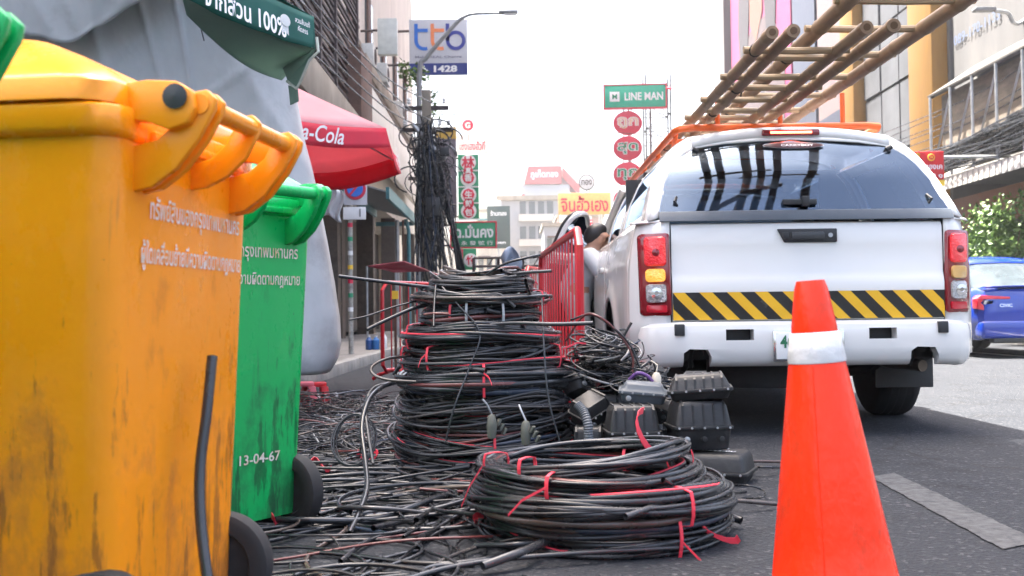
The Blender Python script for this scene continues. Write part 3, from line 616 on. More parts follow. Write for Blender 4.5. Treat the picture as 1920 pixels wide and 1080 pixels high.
# sides: pillars, rails, glass (canopy then cab)
def side_strip(s, ya, yb, z0, z1, name, m, off=0, solid=.016):
    """ya, yb: numbers or functions of z"""
    o = MB(); zs = np.linspace(z0, z1, 7); fa = ya if callable(ya) else (lambda z: ya); fb = yb if callable(yb) else (lambda z: yb)
    o.loft([[(s * (sx(z) + off), fa(z), z), (s * (sx(z) + off), fb(z), z)] for z in zs], False); return o.obj(name, m, K, solid=solid)
for s in (-1, 1):
    side_strip(s, lambda z: rear_y(sx(z), z), lambda z: .42 + .55 * (z - 1.14), 1.14, 1.575, 'canopy_pillar', paint_w)
    side_strip(s, 1.40, 1.57, 1.14, 1.575, 'canopy_pillar', paint_w); side_strip(s, .45, 1.4, 1.14, 1.20, 'canopy_rail', paint_w); side_strip(s, .6, 1.4, 1.52, 1.575, 'canopy_rail', paint_w)
    side_strip(s, lambda z: .41 + .55 * (z - 1.14), 1.41, 1.195, 1.525, 'side_window', tgl, .006, 0)
    side_strip(s, 1.59, 1.72, 1.13, 1.58, 'cab_pillar', paint_w); side_strip(s, 2.46, 2.58, 1.13, 1.58, 'cab_pillar', paint_w); side_strip(s, 1.72, 2.46, 1.52, 1.58, 'roof_rail', paint_w); side_strip(s, 2.58, 2.85, 1.52, 1.58, 'roof_rail', paint_w)
    side_strip(s, 1.71, 2.47, 1.125, 1.55, 'door_window', lgl, .004, 0)
    if s > 0: side_strip(s, 2.57, lambda z: 3.42 - 1.45 * (z - 1.13), 1.125, 1.55, 'door_window', lgl, .004, 0)
    o = MB(); o.tube([(s * .67, 2.74, 1.63), (s * .74, 3.1, 1.42), (s * .84, 3.55, 1.13)], .035, 8); o.obj('windscreen_pillar', paint_w, K)
    o = MB(); o.bx(*sorted((s * .93, s * 1.1)), 3.2, 3.3, 1.08, 1.24); o.obj('wing_mirror', paint_w, K, bev=.03)
o = MB(); o.grid(lambda u, v: ((-1 + 2 * u) * (.82 - .17 * v), 3.56 - .8 * v + .05 * (1 - (2 * u - 1) ** 2), 1.13 + .49 * v), 10, 6); o.obj('windscreen', lgl, K)
# cab back wall with window, seats, dashboard
bw = MB(); bw.bx(-.84, .84, 1.585, 1.61, .62, 1.15); bw.bx(-.66, .66, 1.585, 1.61, 1.55, 1.6); bw.bx(-.78, -.52, 1.585, 1.61, 1.15, 1.55); bw.bx(.52, .78, 1.585, 1.61, 1.15, 1.55); bw.obj('cab_back_wall', blackp, K)
o = MB(); o.bx(-.52, .52, 1.594, 1.6, 1.15, 1.55); o.obj('cab_rear_window', lgl, K)
fab = mat('seat_fabric', (.05, .05, .055), .9, var=.3)
for y, xs_ in ((1.75, (-.4, .4)), (2.65, (-.4, .4))):
    for x in xs_:
        o = MB(); o.bx(x - .25, x + .25, y, y + .14, .75, 1.3); st = o.obj('seat_back', fab, K, bev=.05, seg=3)
        o = MB(); o.bx(x - .13, x + .13, y, y + .1, 1.33, 1.48); o.obj('headrest', fab, st, bev=.04, seg=3)
        o = MB(); o.bx(x - .26, x + .26, y + .15, y + .6, .6, .74); o.obj('seat_cushion', fab, K, bev=.04)
o = MB(); o.bx(-.8, .8, 3.3, 3.6, .75, 1.1); o.obj('dashboard', blackp, K, bev=.06)
o = MB(); o.tube([(.38 + .18 * math.cos(a), 3.2 + .05 * math.sin(a), 1.0 + .17 * math.sin(a)) for a in np.linspace(0, 2 * math.pi, 21)[:-1]], .015, 6, True); o.obj('steering_wheel', blackp, K)
# open front door, hinged at the windscreen pillar
dr = MB()
def dfn(u, v):
    y = -.93 + .93 * u; z = .40 + .735 * v; return (-(half_w(3.46 + y, z) - .92) - .0, y, z)
dr.grid(dfn, 14, 12); door = dr.obj('front_door', paint_w, K, solid=.05, label='front door swung open'); door.location = (-.915, 3.45, 0); door.rotation_euler = (0, 0, R(-27))
def dx(z): return (.93 - sx(min(z, 1.6))) * 1 + .02
fr = [(dx(1.135), -.93, 1.135), (dx(1.4), -.91, 1.4), (dx(1.52), -.88, 1.53), (dx(1.56), -.80, 1.57), (dx(1.55), -.68, 1.55), (dx(1.4), -.46, 1.40), (dx(1.25), -.22, 1.22), (dx(1.14), -.03, 1.14)]
fr = [(x, y, 1.135 + (z - 1.135) * .66) for x, y, z in fr]
o = MB(); o.tube(smooth_path(fr, 30), .021, 6); df = o.obj('window_frame', paint_w, door)
o = MB(); o.tube([(x - .022, y - .006, z + .010) for x, y, z in smooth_path(fr[:5], 24)], .016, 6); o.obj('door_seal', blackp, door)
o = MB(); o.add([(x, y, z) for x, y, z in fr], [tuple(range(len(fr)))]); o.obj('door_glass', lgl, door, smooth=False)
o = MB(); o.bx(.02, .09, -.85, -.1, .5, 1.05); o.obj('door_trim', blackp, door, bev=.02)
# wheels
def wheel(par, x, y, s, name='wheel', rr=WR, wd=.235):
    e = MB(); h = wd / 2
    pf = [(rr - .10, -h), (rr - .04, -h - .004), (rr - .012, -h + .012), (rr, -h + .035), (rr, h - .035), (rr - .012, h - .012), (rr - .04, h + .004), (rr - .10, h)]
    e.lathe(pf, 40, (x, y, rr), 'x'); ty = e.obj(name, rubber, par)
    for j in range(4):
        gx = x - h + .05 + j * (wd - .1) / 3
        g_ = MB(); g_.lathe([(rr + .0015, gx - .005), (rr + .0015, gx + .005)], 40, (0, y, rr), 'x', cap=False); g_.obj('tread_groove', black, ty)
    e = MB(); e.lathe([(.02, s * (h - .03)), (rr - .20, s * (h - .05)), (rr - .12, s * (h - .02)), (rr - .095, s * (h + .002)), (rr - .1, s * -h * .8)], 32, (x, y, rr), 'x'); e.obj('rim', steel, ty)
    return ty
for a in AX:
    for s in (-1, 1): wheel(K, s * .785, a, s)
# underbody
dk = mat('underbody_black', (.018, .017, .016), .75, var=.4, dirt=(.05, .042, .035), damt=.4)
for s in (-1, 1):
    o = MB(); o.bx(*sorted((s * .44, s * .53)), .16, 4.9, .42, .55); o.obj('chassis_rail', dk, K)
    o = MB(); o.tube([(s * .56, .25, .47), (s * .56, .7, .33), (s * .56, 1.15, .27), (s * .56, 1.7, .4)], .03, 6); o.obj('leaf_spring', dk, K)
    o = MB(); o.tube([(s * .58, .20, .50), (s * .60, .21, .40), (s * .59, .24, .36)], .016, 6); o.obj('tow_hook', dk, K)
    o = MB(); o.bx(*sorted((s * .56, s * .90)), .68, .695, .20, .50); o.obj('mudflap', mat('mudflap_rubber', (.05, .05, .05), .7, var=.25), K, bev=.006)
o = MB(); o.tube([(-.7, 1.15, .335), (-.2, 1.15, .335), (-.1, 1.15, .335), (.1, 1.15, .335), (.2, 1.15, .335), (.7, 1.15, .335)], [.05, .05, .13, .13, .05, .05], 12); o.obj('rear_axle', dk, K)
o = MB(); o.lathe([(.12, .24), (.30, .235), (.325, .27), (.325, .38), (.30, .41), (.12, .41)], 32, (-.12, .55, 0)); o.obj('spare_wheel', rubber, K)
o = MB(); o.bx(-.7, .7, .2, .26, .40, .5); o.obj('cross_member', dk, K)
o = MB(); o.tube([(.62, 1.6, .36), (.60, .9, .37), (.56, .5, .36), (.66, .22, .35)], .032, 10); o.obj('exhaust_pipe', mat('exhaust_steel', (.2, .17, .14), .5, metal=.8), K)
o = MB(); o.bx(-.3, .35, 1.7, 2.6, .26, .4); o.obj('fuel_tank', dk, K, bev=.03)
# ---- roof rack
rk = T('roof_rack', 'orange tubular roof rack on the white pickup', 'roof rack', (TX, TY, 1.715))
loop = [(-.50, .55, 0), (0, .55, 0), (.50, .55, 0), (.57, .58, 0), (.59, .65, 0), (.59, 2, 0), (.59, 3.25, 0), (.56, 3.36, 0), (.48, 3.38, 0), (0, 3.38, 0), (-.48, 3.38, 0), (-.56, 3.36, 0), (-.59, 3.25, 0), (-.59, 2, 0), (-.59, .65, 0), (-.57, .58, 0)]
o = MB(); o.tube(loop, .021, 10, True); o.obj('rail', orange_t, rk)
for y in (1.0, 1.7, 2.4, 3.0):
    o = MB(); o.tube([(-.585, y, -.005), (.585, y, -.005)], .017, 8); o.obj('crossbar', orange_t, rk)
for x in (-.36, .36, 0.0):
    o = MB(); o.tube([(x, .555, 0), (x, .555, .19 if x else .12)], .014, 8); o.obj('post', orange_t, rk)
for x in (-.57, .57):
    for y in (.75, 1.5, 2.2, 2.95):
        o = MB(); o.tube([(x, y, 0), (x * 1.04, y, -.12)], .014, 8); o.obj('foot', orange_t, rk)
    o = MB(); o.tube([(x * 1.03, 3.25, 0), (x * 1.2, 4.2, -.4), (x * 1.35, 4.85, -.66)], .016, 8); o.obj('front_support', orange_t, rk)
# ---- bamboo ladders
bam = mat('bamboo', (.25, .165, .095), .55, var=.3, scale=9, dirt=(.15, .09, .05), dscale=6, damt=.35, stretch=(3, .5, 3)); bam_in = mat('bamboo_hollow_shade', (.11, .065, .035), .9)
bam2 = mat('pale_bamboo', (.36, .25, .14), .55, var=.2)
def culm(par, a, b, r, name, m=bam, node=.34):
    a, b = Vector(a), Vector(b); L_ = (b - a).length; n = int(L_ / node); P = []; rs = []; ph = random.random() * .3
    bend = Vector((random.uniform(-.006, .006), 0, random.uniform(-.004, .004)))
    for i in range(n + 1):
        for dt, k in ((-.05, 1), (-.012, 1.03), (0, 1.1), (.012, 1.03), (.05, .985)):
            t = min(1, max(0, ((i + ph) * node + dt) / L_))
            if P and t <= P[-1]: continue
            P.append(t); rs.append(r * k * (1 - .12 * t))
    if P[0] > 0: P.insert(0, 0); rs.insert(0, r)
    if P[-1] < 1: P.append(1); rs.append(r * .88)
    o = MB(); o.tube([a.lerp(b, t) + bend * math.sin(t * 3.1) for t in P], rs, 12); c = o.obj(name, m, par)
    d = (a - b).normalized(); e = MB(); e.tube([a + d * .001, a + d * .003], r * .55, 12); e.obj('hollow_shade_disc', bam_in, c)  # flat dark disc painted for the shade inside the cut end
    return c
def ladder(lab, x0, x1, z, y0, y1, r, first, step):
    lt = T('bamboo_ladder', lab, 'ladder', (0, 0, 0), 0, 'bamboo ladders on the roof rack'); lash = mat('lashing_wire', (.05, .045, .04), .7)
    culm(lt, (x0, y0, z), (x0 + .02, y1, z), r, 'rail'); culm(lt, (x1, y0 - .06, z), (x1 - .02, y1, z), r, 'rail')
    y = y0 + first
    while y < y1 - .1:
        o = MB(); o.tube([(x0 - .05, y, z + .004), ((x0 + x1) / 2, y + .01, z), (x1 + .05, y + .02, z + .004)], .016, 8); o.obj('rung', bam2, lt); y += step + random.uniform(-.03, .03)
        for xx in ((x0,) if random.random() < .5 else ()): o = MB(); o.tube([(xx + (r * .95) * math.cos(a), y - step + .012 * math.sin(2 * a), z + (r * .95) * math.sin(a)) for a in np.linspace(0, 6.28, 11)[:-1]], .005, 5, True); o.obj('lashing', lash, lt)
    return lt
ladder('lower bamboo ladder on the rack, its left rail outermost', 1.06, 1.42, 1.775, 4.22, 8.6, .027, .3, .52)
ladder('lower bamboo ladder on the rack, its right rail beside the long ladder', 1.14, 1.52, 1.775, 4.2, 8.4, .028, .45, .6)
ladder('uppermost long bamboo ladder reaching out over the tailgate towards the viewer', 1.32, 1.78, 1.86, 2.4, 8.3, .034, .34, .44)
# ============================================================ NEAR THINGS
# ---- wheelie bins (local: rear/handle side faces -y)
def bin_mat(name, col, dark, low=.55):
    m, t, b = nodes_of(name); N = t.nodes; L = t.links
    tc = N.new('ShaderNodeTexCoord'); sp = N.new('ShaderNodeSeparateXYZ'); L.new(tc.outputs['Object'], sp.inputs[0])
    def noise(sc_, det, st):
        mp = N.new('ShaderNodeMapping'); mp.inputs['Scale'].default_value = st; L.new(tc.outputs['Object'], mp.inputs[0])
        n = N.new('ShaderNodeTexNoise'); n.inputs['Scale'].default_value = sc_; n.inputs['Detail'].default_value = det; n.inputs['Roughness'].default_value = .68; L.new(mp.outputs[0], n.inputs['Vector']); return n.outputs[0]
    def mr(x, a, b_, c, d):
        r = N.new('ShaderNodeMapRange'); r.inputs[1].default_value = a; r.inputs[2].default_value = b_; r.inputs[3].default_value = c; r.inputs[4].default_value = d; L.new(x, r.inputs[0]); return r.outputs[0]
    def mth(op, x, y):
        r = N.new('ShaderNodeMath'); r.operation = op
        for i, q in enumerate((x, y)):
            if isinstance(q, (int, float)): r.inputs[i].default_value = q
            else: L.new(q, r.inputs[i])
        return r.outputs[0]
    def mix(fac, a, bcol):
        r = N.new('ShaderNodeMix'); r.data_type = 'RGBA'; L.new(fac, r.inputs['Factor']); r.inputs['B'].default_value = (*bcol, 1)
        if isinstance(a, tuple): r.inputs['A'].default_value = (*a, 1)
        else: L.new(a, r.inputs['A'])
        return r.outputs['Result']
    bias = mr(sp.outputs['Z'], .05, 1.0, .17, -.06)                 # muck splashed up from the road
    c = mix(mr(noise(2.2, 4, (1, 1, .6)), .35, .7, 0, .3), col, tuple(k * .75 for k in col))
    blot = mth('ADD', noise(5.5, 10, (1, 1, .55)), bias); c = mix(mr(blot, .585, .74, 0, .62), c, dark)
    scr = mth('ADD', noise(13, 9, (1.6, 1.6, .28)), mth('MULTIPLY', bias, .8)); drip = mth('ADD', noise(26, 6, (1, 1, .06)), mth('MULTIPLY', bias, .5)); c = mix(mr(drip, .64, .72, 0, .5), c, dark)
    c = mix(mr(scr, .645, .70, 0, .6), c, tuple(k * .65 for k in dark))
    spk = noise(60, 3, (1, 1, .7)); c = mix(mr(spk, .73, .76, 0, .7), c, tuple(k * .3 for k in dark))
    L.new(c, b.inputs['Base Color']); L.new(mr(blot, .42, .75, .2, .7), b.inputs['Roughness']); b.inputs['Specular IOR Level'].default_value = .5
    bp = N.new('ShaderNodeBump'); bp.inputs['Strength'].default_value = .12; bp.inputs['Distance'].default_value = .01; L.new(noise(30, 5, (1, 1, 1)), bp.inputs['Height']); L.new(bp.outputs[0], b.inputs['Normal'])
    return m
def rrect(x0, x1, y0, y1, r, z, n=5):
    out = []
    for cx, cy, a0 in ((x1 - r, y1 - r, 0), (x0 + r, y1 - r, 90), (x0 + r, y0 + r, 180), (x1 - r, y0 + r, 270)):
        for k in range(n): a = R(a0 + 90 * k / (n - 1)); out.append((cx + r * math.cos(a), cy + r * math.sin(a), z))
    return out
def make_bin(lab, m, loc, rz, stamp=None):
    b = T('wheelie_bin', lab, 'bin', loc, rz, 'wheelie bins by the kerb')
    def sec(z):
        t = (z - .05) / .93; w = .276 + .044 * t; return (-w, w, .03 - .03 * t, .52 + .16 * t)
    o = MB(); o.loft([rrect(*sec(z), .055, z) for z in (.05, .06, .2, .4, .6, .8, .98)]); body = o.obj('body', m, b, ang=50)
    o = MB(); x0, x1, y0, y1 = sec(.96)
    o.loft([rrect(x0 - e, x1 + e, y0 - e * .4, y1 + e, .065, z) for z, e in ((.958, .0), (.962, .016), (.972, .024), (1.008, .024), (1.013, .018), (1.013, -.02))]); o.obj('rim', m, b, ang=50)
    # lid
    lr = [rrect(x0 - e, x1 + e, y0 + dy, y1 + e + .02, max(.02, .075 - k), z) for z, e, dy, k in ((1.016, .030, .0, 0), (1.05, .030, .0, 0), (1.06, .022, .01, 0), (1.09, -.01, .05, 0), (1.125, -.06, .12, .01), (1.16, -.12, .2, .02), (1.18, -.18, .28, .03), (1.185, -.24, .34, .05))]
    o = MB(); o.loft(lr); lid = o.obj('lid', m, b, ang=50)
    for s in (-1, 1):
        ear = [(.06, 1.0), (.06, 1.05), (-.03, 1.062), (-.085, 1.058), (-.112, 1.04), (-.118, 1.01), (-.105, .985), (-.07, .975), (-.03, .99)]
        o = MB(); o.prism(ear, *sorted((s * .235, s * .262)), 'x'); e_ = o.obj('lid_ear', m, lid, bev=.004)
        o = MB(); o.lathe([(.020, s * .262), (.022, s * .268), (.001, s * .272)], 16, (0, -.085, 1.03), 'x'); o.obj('hinge_bolt', blackp, e_)
    # handle brackets and bar
    fin = [(.01, .872), (-.03, .880), (-.075, .912), (-.115, .962), (-.142, 1.01), (-.146, 1.03), (-.13, 1.046), (-.105, 1.042), (-.09, 1.02), (-.075, .99), (-.04, .962), (.01, .95)]
    for x in (-.232, -.196, 0, .196, .232):
        k = .62 if x == 0 else 1
        o = MB(); o.prism([(y * (1 if x else .95), z if z > .95 else .95 - (.95 - z) * k) for y, z in fin], x - .009, x + .009, 'x'); o.obj('handle_bracket', m, b, bev=.0035)
    o = MB(); o.tube([(-.245, -.118, 1.02), (.245, -.118, 1.02)], .018, 12); o.obj('handle_bar', m, b)
    o = MB(); o.bx(-.2, .2, -.02, .0, .965, .985); o.obj('rear_rib', m, b, bev=.005)
    o = MB(); o.prism([(.15, .965), (.175, .965), (.166, .82), (.163, .74), (.15, .74), (.155, .82)], -.306, -.27, 'x'); o.obj('side_rib', m, b, bev=.004)
    o = MB(); o.tube([(-.29, .055, .114), (.29, .055, .114)], .011, 8); o.obj('axle', steel, b)
    for s in (-1, 1):
        o = MB(); x = s * .265; o.lathe([(.068, x - .020), (.074, x - .030), (.098, x - .030), (.110, x - .022), (.114, x), (.110, x + .022), (.098, x + .030), (.074, x + .030), (.068, x + .020)], 36, (0, .055, .114), 'x'); wh = o.obj('wheel', rubber, b)
        o = MB(); o.lathe([(.012, x - .020), (.018, x - .018), (.02, x - .004), (.066, x - .002), (.07, x - .014), (.07, x + .014), (.066, x + .002), (.02, x + .004), (.018, x + .018), (.012, x + .020)], 28, (0, .055, .114), 'x'); o.obj('hub', blackp, wh)
    ink = mat('white_stencil', (.75, .72, .66), .8, var=.1, dirt=(.6, .4, .15) if stamp == 'y' else (.2, .42, .25), dscale=30, damt=.75)
    def rear_warp(p): z = p[2]; t = (z - .05) / .93; return (p[0], .03 - .03 * t - .003, z)
    text(b, 'ทรัพย์สินของกรุงเทพมหานคร', (.03, 0, .845), (1, 0, 0), (0, 0, 1), .055, ink, .42, .012, warp=rear_warp).parent = body
    text(b, 'ผู้ใดเคลื่อนย้ายมีความผิดตามกฎหมาย', (.02, 0, .765), (1, 0, 0), (0, 0, 1), .055, ink, .46, .012, warp=rear_warp).parent = body
    if stamp == 'g': text(b, 'สจต 13-04-67', (.05, 0, .235), (1, 0, 0), (0, .0, 1), .03, ink, .26, .012, warp=rear_warp).parent = body
    return b
ybin = bin_mat('yellow_bin_plastic', (1.0, .325, .004), (.24, .085, .025)); gbin = bin_mat('green_bin_plastic', (.002, .43, .10), (.012, .035, .022))
def bin_at(hx, hy, phi): i = Vector((-math.sin(phi), math.cos(phi))); return (hx + .118 * i.x, hy + .118 * i.y, 0)
make_bin('scuffed yellow wheelie bin nearest the viewer with white stencilled text', ybin, bin_at(-.505, 2.05, R(83)), R(83), 'y')
make_bin('green wheelie bin standing behind the yellow bin', gbin, bin_at(-.695, 2.99, R(56)), R(56), 'g')
make_bin('green wheelie bin at the left frame edge showing only its handle', gbin, bin_at(-.655, 1.115, R(89)), R(89))
# cable leaning on the yellow bin
a_ = at(398, 668, 2.06)
tag(wire('leaning_cable', [(a_.x, a_.y, a_.z), at(388, 770, 2.03), at(375, 880, 2.0), at(377, 985, 1.96), at(395, 1130, 1.9)], .0105, .6, sides=10), 'short black cable leaning against the yellow bin', 'cable')
# ---- traffic cone
cx_, cy_ = at(1571, 1100, 2.2).x, 2.2
cone = T('traffic_cone', 'orange traffic cone with one white band, in front of the tailgate', 'traffic cone', (cx_, cy_, 0)); cone.rotation_euler = (0, R(-3.6), 0)
om = mat('cone_orange', (.95, .036, .006), .26, spec=.3, var=.06, scale=4, dirt=(.50, .045, .016), dscale=10, damt=.75, bump=.12, bscale=60, stretch=(1, 1, .5))
def cr(z): return .0315 + (.715 - z) * .155
o = MB(); o.lathe([(cr(.03) + .012, .028), (cr(.05), .05), (cr(.2), .2), (cr(.54), .54), (cr(.55) - .001, .55), (cr(.61) - .001, .61), (cr(.62), .62), (cr(.70), .70), (cr(.715) - .003, .716), (cr(.715) - .008, .716), (cr(.65) - .008, .65)], 48, cap=False); o.obj('cone_body', om, cone)
o = MB(); o.lathe([(cr(.546) + .001, .546), (cr(.549) + .0025, .549), (cr(.607) + .0025, .607), (cr(.609) + .001, .609)], 48, cap=False); o.obj('reflective_band', mat('reflective_white', (.66, .66, .65), .4, var=.08, scale=30, dirt=(.4, .34, .3), dscale=14, damt=.25, bump=.2, bscale=40), cone)
o = MB(); o.bx(-.19, .19, -.19, .19, .0, .03); o.obj('base', om, cone, bev=.012)
o = MB(); o.tube([(cr(z) * math.cos(-2.0), cr(z) * math.sin(-2.0), z) for z in (.05, .2, .35, .54)], .0016, 5); o.obj('moulding_seam', om, cone)
# ---- cable coils
def tie(par, c, Rm, th, dr, zc, dz, m=redtape, tails=2, r=.0035, name='tape_tie'):
    e = np.array([math.cos(th), math.sin(th), 0]); P = []
    for a in np.linspace(0, 2 * np.pi, 17)[:-1]:
        x, z = math.cos(a), math.sin(a); k = 1 / max(abs(x), abs(z)) ** .55
        P.append(e * (Rm + dr * x * k) + np.array([0, 0, zc + dz * z * k]))
    ring_ = MB(); tang = Vector((-e[1], e[0], 0))
    ring_.loft([[Vector(p) + tang * (s * .0045) + (Vector(p) - Vector(e * Rm) - Vector((0, 0, zc))).normalized() * d for s, d in ((-1, 0), (1, 0), (1, .002), (-1, .002))] for p in P + [P[0]]], True, False)
    for k in range(tails):
        p = Vector(e * (Rm + dr * 1.15) + np.array([0, 0, zc + random.uniform(-.3, .6) * dz])); d = Vector(e) * random.uniform(.02, .05) + tang * random.uniform(-.09, .09) + Vector((0, 0, random.uniform(-.06, .03)))
        q = p + d; r2 = q + d * .6 + Vector((0, 0, -.02)); wv = Vector((0, 0, .0035))
        ring_.add([p - wv, q - wv, r2 - wv, r2 + wv, q + wv, p + wv], [(0, 1, 4, 5), (1, 2, 3, 4)])
    o = ring_.obj(name, m, par, smooth=False, solid=.0015); return o
def coil(lab, c, Rm, dr, z0, h, turns, rad, tone=(0, .7), ties=3, tails=3, ecc=1.0, wob=1.0, tilt=(0, 0), grp='stacked coils of scrap cable', n=64, redline=0):
    e = T('cable_coil', lab, 'cable coil', (c[0], c[1], z0), random.random() * 6.28, grp)
    th = np.linspace(0, 2 * np.pi, n, endpoint=False); P = []; rr = []; tt = []
    g1, g2, g3 = rng.uniform(0, 6.28, 3); G1, G2 = rng.normal(0, .012 * wob), rng.normal(0, .016 * wob)
    for k in range(turns):
        rk = rad * rng.choice([.7, 1, 1, 1.25]); a = rng.uniform(0, 2 * np.pi); q = rng.uniform(.3, 1) ** .4
        ro, zo = dr * q * np.cos(a), h / 2 + (h / 2 - rk) * q * np.sin(a) * .98
        ph = rng.uniform(0, 6.28, 4)
        r_ = Rm + ro + G1 * np.cos(2 * th + g1) + rng.normal(0, .008 * wob) * np.cos(th + ph[0]) + rng.normal(0, .008 * wob) * np.cos(2 * th + ph[1]) + rng.normal(0, .003 * wob) * np.cos(5 * th + ph[2])
        z_ = zo + h * (.10 * np.cos(2 * th + g2) + rng.normal(0, .10 * wob) * np.cos(th + ph[3]) + rng.normal(0, .10 * wob) * np.cos(2 * th + ph[2]) + rng.normal(0, .05 * wob) * np.cos(3 * th + ph[0])) + tilt[0] * r_ * np.cos(th + tilt[1])
        z_ = np.maximum(z_, rk)
        P.append(np.stack([r_ * np.cos(th) * ecc, r_ * np.sin(th), z_], -1)); rr.append(rk)
        u = rng.random(); tt.append(rng.uniform(*tone) if u < .86 else rng.choice([.84, .9, .95, .78]))
    strands('winding', P, rr, tt, CABLE, e, 7, True)
    if redline:
        strands('red_cable', P[:redline] + np.array([0, 0, rad * .9]), [rad * .45] * redline, [.5] * redline, redtape, e, 5, True)
    for k in range(ties): tie(e, c, Rm, rng.uniform(0, 6.28), dr + rad, h / 2, h / 2 + rad, tails=rng.integers(0, 2))
    for k in range(tails):
        t0 = rng.uniform(0, 6.28); d = rng.choice([-1, 1]); L_ = rng.uniform(.08, .24); zz = h * rng.uniform(.2, .95); pts = []
        for j in range(5):
            t = t0 + d * (-.6 + .3 * j); pts.append((Rm * math.cos(t), Rm * math.sin(t), zz))
        tv = np.array([-math.sin(t), math.cos(t), 0]) * d
        for j in (1, 2): pts.append(tuple(np.array(pts[4]) + tv * L_ * j / 2 + np.array([math.cos(t), math.sin(t), 0]) * .012 * j + np.array([0, 0, rng.normal(0, .012) * j])))
        wire('cable_end', [(p[0], p[1], max(rad - z0, p[2])) for p in pts], rad * rng.uniform(.8, 1.3), rng.uniform(.1, .8), 24, e)
    return e
SX, SY = -.135, 4.65
coil('bottom coil of the tall stack, wide and thin-stranded with red tape', (SX, SY), .345, .055, 0, .165, 75, .0065, ties=4, redline=3, wob=1.3)
coil('second coil from the bottom of the tall stack, with dull brown strands', (SX + .005, SY), .325, .05, .15, .175, 75, .0062, (.2, .88), 4, 4, redline=3, wob=1.3)
coil('thick glossy black coil low in the tall stack, widest of all', (SX + .01, SY), .345, .045, .325, .115, 26, .0115, (0, .5), 3, 3, wob=.8)
coil('fourth coil from the bottom of the tall stack, loosely wound', (SX, SY), .315, .05, .43, .09, 34, .0075, ties=4, redline=2)
coil('fifth coil of the tall stack with several red tapes', (SX - .005, SY), .295, .05, .515, .095, 34, .0085, ties=4, redline=1)
coil('narrow thick-cabled coil bound with grey tape in the upper tall stack', (SX - .005, SY), .225, .042, .605, .095, 30, .0105, (0, .4), 1, 3, wob=.7)
coil('reddish loose coil just below the top of the tall stack', (SX - .005, SY), .25, .05, .695, .055, 26, .006, (.3, .92), 2, 5, wob=1.6, redline=1)
tc_ = coil('topmost small black coil of the tall stack', (SX + .0, SY), .175, .045, .745, .10, 36, .0075, (0, .6), 1, 4, wob=1.1)
FX, FY = .235, 3.15
coil('bottom coil of the front pile lying on the asphalt', (FX + .03, FY), .315, .05, 0, .10, 36, .008, ties=2, grp='coils of the front pile', redline=3)
coil('wide middle coil of the front pile with red-striped cables', (FX + .02, FY), .335, .05, .085, .085, 32, .0088, ties=2, grp='coils of the front pile', redline=3, tails=2)
coil('black coil second from the top of the front pile', (FX - .01, FY), .305, .045, .155, .06, 22, .008, (0, .5), 2, grp='coils of the front pile', redline=1)
coil('topmost open ring of black cable on the front pile', (FX - .025, FY + .02), .285, .030, .205, .042, 19, .0076, (.05, .55), 3, 1, wob=.9, tilt=(.10, -1.57), grp='coils of the front pile')
gt = mat('grey_tape', (.4, .41, .42), .35, var=.1)
for th, lab in ((-1.75, 'grey tape strip round the narrow coil, left of centre'), (-1.2, 'grey tape strip round the narrow coil, right of centre')):
    e = T('tape_strip', lab, 'tape', (SX - .005, SY, .605)); o = tie(e, 0, .225, th, .06, .047, .058, gt, 0, name='band')
# binding wires over the stack
def wpx(lab, pts, r, tone=.25, cat='cable', name='loose_cable', n=30):
    return tag(wire(name, [at(*p) for p in pts], r, tone, n), lab, cat)
wpx('dark binding wire slanting down the upper tall stack', [(829, 538, 4.44), (862, 575, 4.36), (900, 625, 4.30), (880, 690, 4.26), (853, 760, 4.2), (835, 830, 4.18)], .004)
wpx('dark binding wire down the left of the tall stack top', [(817, 535, 4.45), (814, 575, 4.36), (813, 612, 4.28)], .005)
wpx('thin binding wire down the right of the tall stack', [(1016, 560, 4.4), (1020, 650, 4.26), (1028, 745, 4.2), (1050, 830, 4.16)], .004)
wpx('stiff grey cable jutting right from the tall stack', [(880, 612, 4.36), (960, 606, 4.32), (1040, 608, 4.26), (1112, 606, 4.2)], .0085, .7)
wpx('black cable arching from the stack top up to the right', [(880, 540, 4.6), (905, 520, 4.5), (945, 495, 4.45), (985, 484, 4.45), (1012, 478, 4.5)], .006)
wpx('cable jutting right from the topmost coil', [(930, 520, 4.6), (975, 512, 4.5), (1034, 508, 4.45)], .007, .76)
wpx('pair of cables reaching left from the topmost coil', [(880, 545, 4.6), (800, 538, 4.5), (715, 528, 4.45), (635, 518, 4.4)], .0075, .3)
wpx('pale-tipped cable lying over the topmost coil', [(833, 500, 4.7), (850, 506, 4.62), (872, 514, 4.55)], .0065, .84)
wpx('thick cable poking out left below the stack top', [(800, 572, 4.55), (770, 580, 4.45), (720, 602, 4.35), (688, 618, 4.3)], .0085, .2)
wpx('thin cable poking out far left beside the barrier', [(800, 560, 4.6), (740, 575, 4.5), (690, 592, 4.4), (655, 600, 4.35)], .004, .3)
wpx('short red-brown cable end on the narrow coil', [(795, 590, 4.34), (815, 588, 4.33), (842, 589, 4.33)], .006, .9)
wpx('grey cable looping out at the left waist of the tall stack', [(770, 668, 4.5), (728, 672, 4.4), (700, 685, 4.34), (698, 700, 4.3), (725, 712, 4.26), (780, 716, 4.26)], .006, .8)
wpx('black cable dropping in a curve from the stack to the ground, left', [(735, 717, 4.4), (700, 728, 4.3), (686, 760, 4.2), (690, 810, 4.1), (700, 870, 4.0)], .0065, .75)
wpx('thin red wire arching over the wire heap by the barrier', [(1060, 640, 4.6), (1095, 592, 4.55), (1125, 595, 4.5), (1160, 625, 4.5), (1185, 665, 4.5), (1186, 700, 4.5)], .005, .9)
